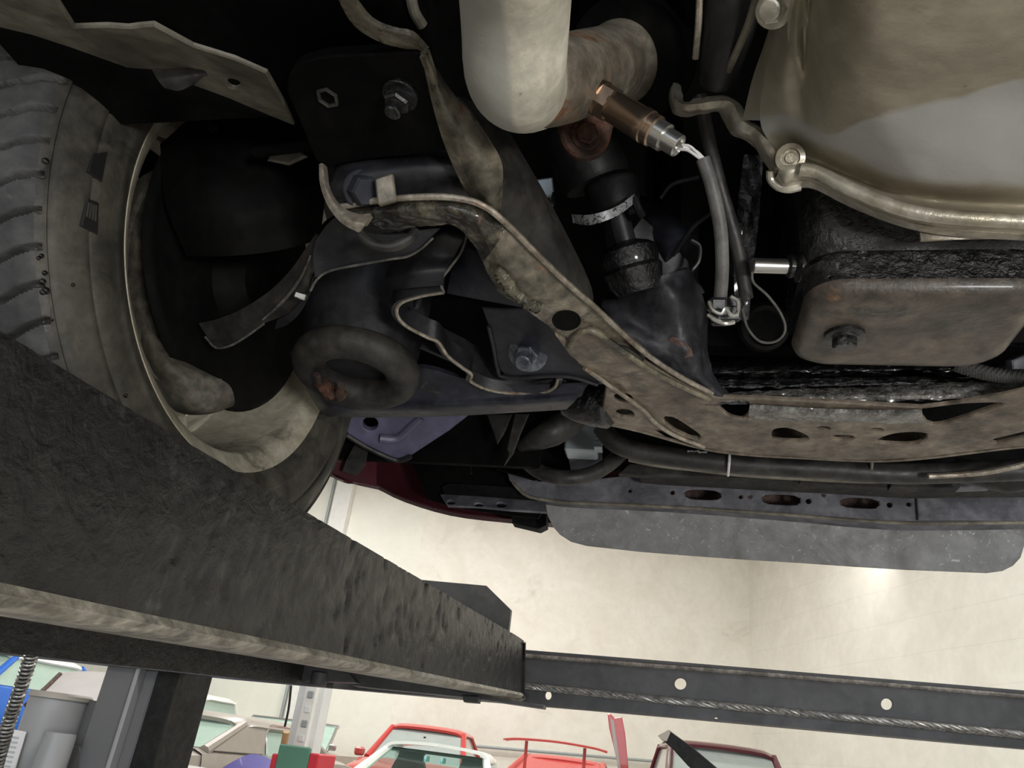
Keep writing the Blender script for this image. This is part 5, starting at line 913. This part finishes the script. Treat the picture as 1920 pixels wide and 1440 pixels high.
sheet('bell_side', [Y3([(1392, 225, .452), (1410, 150, .43), (1440, 60, .40), (1470, -50, .36)]), Y3([(1428, 226, .442), (1436, 150, .412), (1458, 60, .377), (1484, -50, .337)])], M['alu'], bh, .006, 20, 6)
hexbolt('gearbox_bolt', Yp(1452, 18, .345), Vector((-.3, -.6, -.8)), .0085, .010, M['alulight'], bh, .008, .8)
tube('starter_motor', [Vector((.045, .18, 1.84))]+Y3([(1395, -120, .34), (1380, -20, .385), (1366, 60, .41), (1352, 118, .43), (1345, 150, .445)]), [.018, .023, .023, .023, .021, .014], M['greyblk'], car, 40, 28)
tube('starter_strap', Y3([(1312, -40, .37), (1310, 40, .395), (1304, 110, .42)]), .0025, M['lip'], car, 12, 8)
tube('gearbox_pipe', Y3([(1425, -30, .36), (1405, 40, .385), (1380, 100, .41), (1362, 138, .43)]), .0028, M['railtan'], car, 20, 8)
sheet('inspection_cover', [Y3([(1724, 428, .482), (1800, 440, .482), (1960, 448, .482)]), Y3([(1727, 450, .484), (1800, 449, .484), (1960, 447, .485)])], M['lip'], car, .003, 20, 5)
# ---- front: pipes, hoses, radiator support, deflector
tube('cooler_pipe', Y3([(1128, 800, 1.0), (1150, 828, 1.0), (1190, 845, 1.0), (1250, 855, 1.0), (1340, 866, 1.0), (1430, 873, 1.0), (1560, 880, 1.0), (1700, 888, 1.0), (1960, 880, 1.0)]), .0135, M['hose'], car, 90, 18)
tube('ground_pipe', Y3([(1180, 858, 1.04), (1230, 868, 1.04), (1300, 876, 1.04), (1400, 887, 1.04), (1500, 893, 1.04), (1620, 898, 1.04), (1740, 896, 1.04), (1850, 894, 1.04), (1960, 880, 1.04)]), .006, M['railtan'], car, 70, 12)
for x in (1368, 1636): tube('cable_tie', Y3([(x, 848, .985), (x-1, 870, .98), (x-3, 892, 1.0)]), .0018, M['wire'] if x < 1500 else M['railtan'], car, 8, 6)
MB().add(box_g(Yp(1300, 846, .985), (.008, 0, .0005), (0, .0005, 0), (0, 0, .0010))).add(box_g(Yp(1318, 848, .985), (.006, 0, .0005), (0, .0005, 0), (0, 0, .0010))).mk('hose_marking', M['silver'], car, smooth=0)
tube('curved_hose', Y3([(978, 850, 1.12), (990, 868, 1.10), (1020, 888, 1.09), (1065, 896, 1.08), (1110, 888, 1.09), (1145, 868, 1.10), (1166, 848, 1.12)]), .0115, M['hose'], car, 50, 18)
tube('radiator_hose', Y3([(1090, 770, 1.05), (1060, 795, 1.05), (1025, 815, 1.05), (990, 830, 1.06), (975, 838, 1.07)]), [.018, .022, .022, .016, .008], M['hose'], car, 40, 20)
V, F = bbox_g(Yp(1092, 826, 1.16), (.026, 0, .0), (0, .02, 0), (0, 0, .026), .003); fb = mk('finned_cooler', V, F, M['zinc'], car, label='pale zinc finned box')
for k in range(7):
    V, F = box_g(Yp(1122, 800+k*7, 1.14), (.006, 0, 0), (0, .012, 0), (0, 0, .0014)); mk('fin', V, F, M['zinc'], fb)
panel('cooler_bracket', [(1062, 842), (1128, 848), (1130, 890), (1090, 895), (1070, 880)], yplane(1.19), M['support'], car, .01)
V, F = panel_g([Yp(x, y, 1.02) for x, y in ((912, 776), (960, 776), (945, 812), (932, 832), (924, 808))], *yplane(1.02), .003); mk('rubber_flap', V, F, M['dustdark'], car)
V, F = panel_g([Yp(x, y, 1.01) for x, y in ((965, 775), (992, 775), (975, 815), (962, 850), (945, 873), (953, 850), (950, 842))], *yplane(1.01), .003); mk('rubber_flap', V, F, M['dustdark'], car)
panel('air_duct', [(648, 778), (880, 778), (842, 808), (768, 856), (750, 862), (735, 858), (690, 838), (652, 815)], plane3(Yp(650, 800, 1.0), Yp(860, 780, 1.02), Yp(745, 858, 1.06)), M['duct'], car, .012, [oval(694, 795, 15, 13)])
tube('duct_fold', [Yp(x, y, Y) for x, y, Y in ((712, 822, 1.02), (745, 822, 1.03), (770, 800, 1.02), (790, 782, 1.01))], .007, M['duct'], car, 20, 10)
tube('duct_rim', [Yp(x, y, Y) for x, y, Y in ((650, 816, 1.005), (690, 840, 1.03), (736, 861, 1.055), (752, 863, 1.058), (770, 856, 1.05))], .004, M['hose'], car, 24, 8)
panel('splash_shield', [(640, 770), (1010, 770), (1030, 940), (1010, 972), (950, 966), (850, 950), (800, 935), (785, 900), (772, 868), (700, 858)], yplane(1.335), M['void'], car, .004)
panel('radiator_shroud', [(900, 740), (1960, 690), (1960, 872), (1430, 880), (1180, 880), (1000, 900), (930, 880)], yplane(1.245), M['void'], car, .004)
tube('loose_wire', Y3([(840, 800, 1.2), (856, 815, 1.2), (872, 840, 1.2), (880, 858, 1.2), (884, 888, 1.2)]), .0018, M['black'], car, 20, 6)
panel('tow_bracket', [(828, 912), (842, 905), (960, 912), (1020, 918), (1022, 952), (960, 948), (880, 940), (836, 940)], yplane(1.32), M['black'], car, .01)
panel('bracket_foot', [(826, 926), (900, 930), (1022, 940), (1026, 960), (960, 956), (900, 950), (840, 948)], plane3(Yp(830, 928, 1.315), Yp(1024, 942, 1.315), Yp(840, 948, 1.295)), M['support'], car, .004, [oval(846, 941, 8, 4, 5), oval(898, 946, 9, 4, 5), oval(940, 946, 10, 5, 5)])
panel('bumper_mount', [(958, 930), (1025, 938), (1024, 985), (1010, 992), (960, 980)], yplane(1.45), M['black'], car, .03)
sup_top = [(945, 862), (975, 885), (1010, 902), (1060, 903), (1160, 893), (1260, 888), (1430, 898), (1570, 905), (1720, 914), (1830, 910), (1960, 905)]
sup_bot = [(1960, 978), (1720, 980), (1600, 974), (1500, 966), (1300, 952), (1160, 945), (1080, 942), (1020, 936), (975, 920), (955, 900)]
sh = [smooth2([(1283, 922), (1296, 917), (1340, 919), (1353, 926), (1350, 934), (1336, 937), (1296, 935), (1284, 929)], 2), smooth2([(1429, 931), (1440, 926), (1490, 928), (1502, 936), (1498, 944), (1485, 947), (1440, 944), (1430, 939)], 2), smooth2([(1575, 938), (1588, 932), (1636, 934), (1650, 942), (1644, 951), (1632, 953), (1586, 950), (1576, 945)], 2)]
sh += [oval(x, y, r, r) for x, y, r in ((1181, 920, 3), (1261, 923, 4), (1389, 931, 3.5), (1406, 931, 3.5), (1516, 939, 5), (1544, 928, 3.5), (1668, 946, 5), (1704, 945, 4))]
panel('radiator_support', sup_top+sup_bot, yplane(1.30), M['support'], car, .004, sh, .0015)
sheet('support_fold', [[p+Vector((0, -.001, 0)) for p in Y3([(x, y, 1.30) for x, y in reversed(sup_bot[:-1])])], [p+Vector((0, .05, -.003)) for p in Y3([(x, y, 1.30) for x, y in reversed(sup_bot[:-1])])]], M['support'], car, .004, 40, 4)
tube('support_edge', Y3([(x, y, 1.30) for x, y in ((962, 905), (985, 928), (1020, 937), (1080, 943), (1160, 946), (1300, 953), (1500, 967), (1600, 975), (1720, 981), (1960, 979))]), .0032, M['railtan'], car, 60, 8)
boxo('condenser', (.0, 1.375, 1.86), (.75, 1.40, 2.08), mat('reddish_brown_core', [(.3, (.05, .03, .025)), (.7, (.12, .075, .06))], 40, bump=.2), car)
panel('support_overlap', [(1718, 916), (1910, 914), (1908, 976), (1722, 974)], yplane(1.292), M['support'], car, .004)
panel('radiator_tank', [(1180, 868), (1300, 876), (1430, 886), (1670, 890), (1960, 885), (1960, 912), (1720, 915), (1560, 906), (1430, 900), (1300, 893), (1240, 890), (1200, 886)], yplane(1.22), M['dustdark'], car, .05)
panel('tank_rib', [(1500, 886), (1668, 892), (1664, 916), (1500, 905)], yplane(1.20), M['dustdark'], car, .012)
panel('tank_foot', [(1672, 884), (1720, 884), (1722, 915), (1670, 913)], yplane(1.19), M['dustdark'], car, .02)
panel('tank_clip', [(1240, 866), (1290, 872), (1292, 892), (1250, 890), (1206, 892), (1160, 888), (1180, 870)], yplane(1.18), M['dustdark'], car, .012)
panel('side_duct', [(1790, 893), (1850, 890), (1860, 912), (1800, 914)], yplane(1.15), M['support'], car, .02)
tube('lower_hose', Y3([(1790, 880, 1.08), (1840, 890, 1.08), (1890, 900, 1.06), (1940, 890, 1.04)]), .017, M['hose'], car, 24, 16)
tube('copper_pipe', Y3([(1740, 893, .97), (1800, 890, .97), (1860, 884, .96), (1960, 862, .94)]), .0035, M['lip'], car, 24, 8)
dam = [(1022, 946), (1026, 966), (1036, 987), (1050, 1003), (1070, 1016), (1100, 1024), (1200, 1035), (1300, 1043), (1400, 1050), (1500, 1056), (1600, 1063), (1700, 1069), (1800, 1073), (1850, 1075), (1880, 1071), (1900, 1061), (1914, 1046), (1922, 1020), (1925, 976), (1720, 972), (1500, 960), (1300, 948), (1160, 940)]
panel('air_deflector', dam, plane3(Yp(1040, 960, 1.33), Yp(1900, 980, 1.33), Yp(1400, 1050, 1.36)), M['dam'], car, .004, label='speckled grey plastic air deflector')
cvo = D3([(1790, 682, .70), (1820, 692, .70), (1860, 702, .70), (1900, 706, .70), (1960, 704, .70)])
HP = cr(cvo, 400); hp = []
for i, p in enumerate(HP):
    t = (HP[min(i+1, 399)]-HP[max(i-1, 0)]).normalized(); u = t.cross(Vector((0, 0, 1))).normalized(); v = t.cross(u); a = i*.75; hp.append(p+(u*math.cos(a)+v*math.sin(a))*.0055)
V, F = tube_g(hp, .0016, 400, 6); mk('corrugated_sleeve', V, F, M['hose'], car)
tube('sleeve_hose', cvo, .0048, M['void'], car, 30, 10)
panel('side_plate', [(1898, 676), (1960, 650), (1960, 708), (1902, 706)], (Dp(1920, 690, .72), -CF), M['support'], car, .01)

# ---- pieces that belong to a part hang under that part
def nest(parent, *kids):
    P = next(o for o in car.children if o.name.split('.')[0] == parent)
    for k in kids:
        for o in [o for o in list(car.children) if o.name.split('.')[0] == k]: o.parent = P
nest('floor_rail', 'rail_lip', 'rail_edge', 'clip')
nest('rail_bracket', 'washer_hole', 'bolt')
nest('bush_housing', 'pivot_bolt', 'lock_tab', 'bracket_lip')
nest('subframe_leg', 'leg_horn', 'leg_edge', 'weld', 'rail_hole')
nest('subframe_plate', 'plate_fold', 'plate_rib', 'slot', 'weld_insert')
nest('crossmember', 'crossmember_lip')
nest('control_arm', 'spring_seat', 'spring_cup', 'rusty_lip', 'arm_web', 'arm_flange', 'flange_edge', 'perch', 'perch_edge', 'stud', 'arm_bush')
nest('pivot_bracket', 'bracket_edge', 'pivot_nut')
nest('splash_arm', 'splash_fold', 'splash_edge', 'splash_highlight_edge')
nest('splash_plate', 'splash_plate_edge')
nest('mount_pedestal', 'rust_patch', 'mount_rubber', 'mount_stud', 'mount_cap', 'mount_wing')
nest('steering_coupling', 'foil_band', 'bracket_fin')
nest('exhaust_elbow', 'manifold_pipe', 'exhaust_flange', 'flange_tab', 'flange_bolt')
nest('speed_sensor', 'sensor_barrel', 'sensor_wire')
nest('bell_housing', 'inspection_cover')
nest('cooler_pipe', 'cable_tie', 'hose_marking')
nest('air_duct', 'duct_fold', 'duct_rim')
nest('tow_bracket', 'bracket_foot', 'bumper_mount')
nest('radiator_support', 'support_fold', 'support_edge', 'support_overlap')
nest('radiator_tank', 'tank_rib', 'tank_foot', 'tank_clip')
nest('bumper_skin', 'bumper_return', 'wing_inner_panel', 'liner_strap')
nest('corrugated_sleeve', 'sleeve_hose')
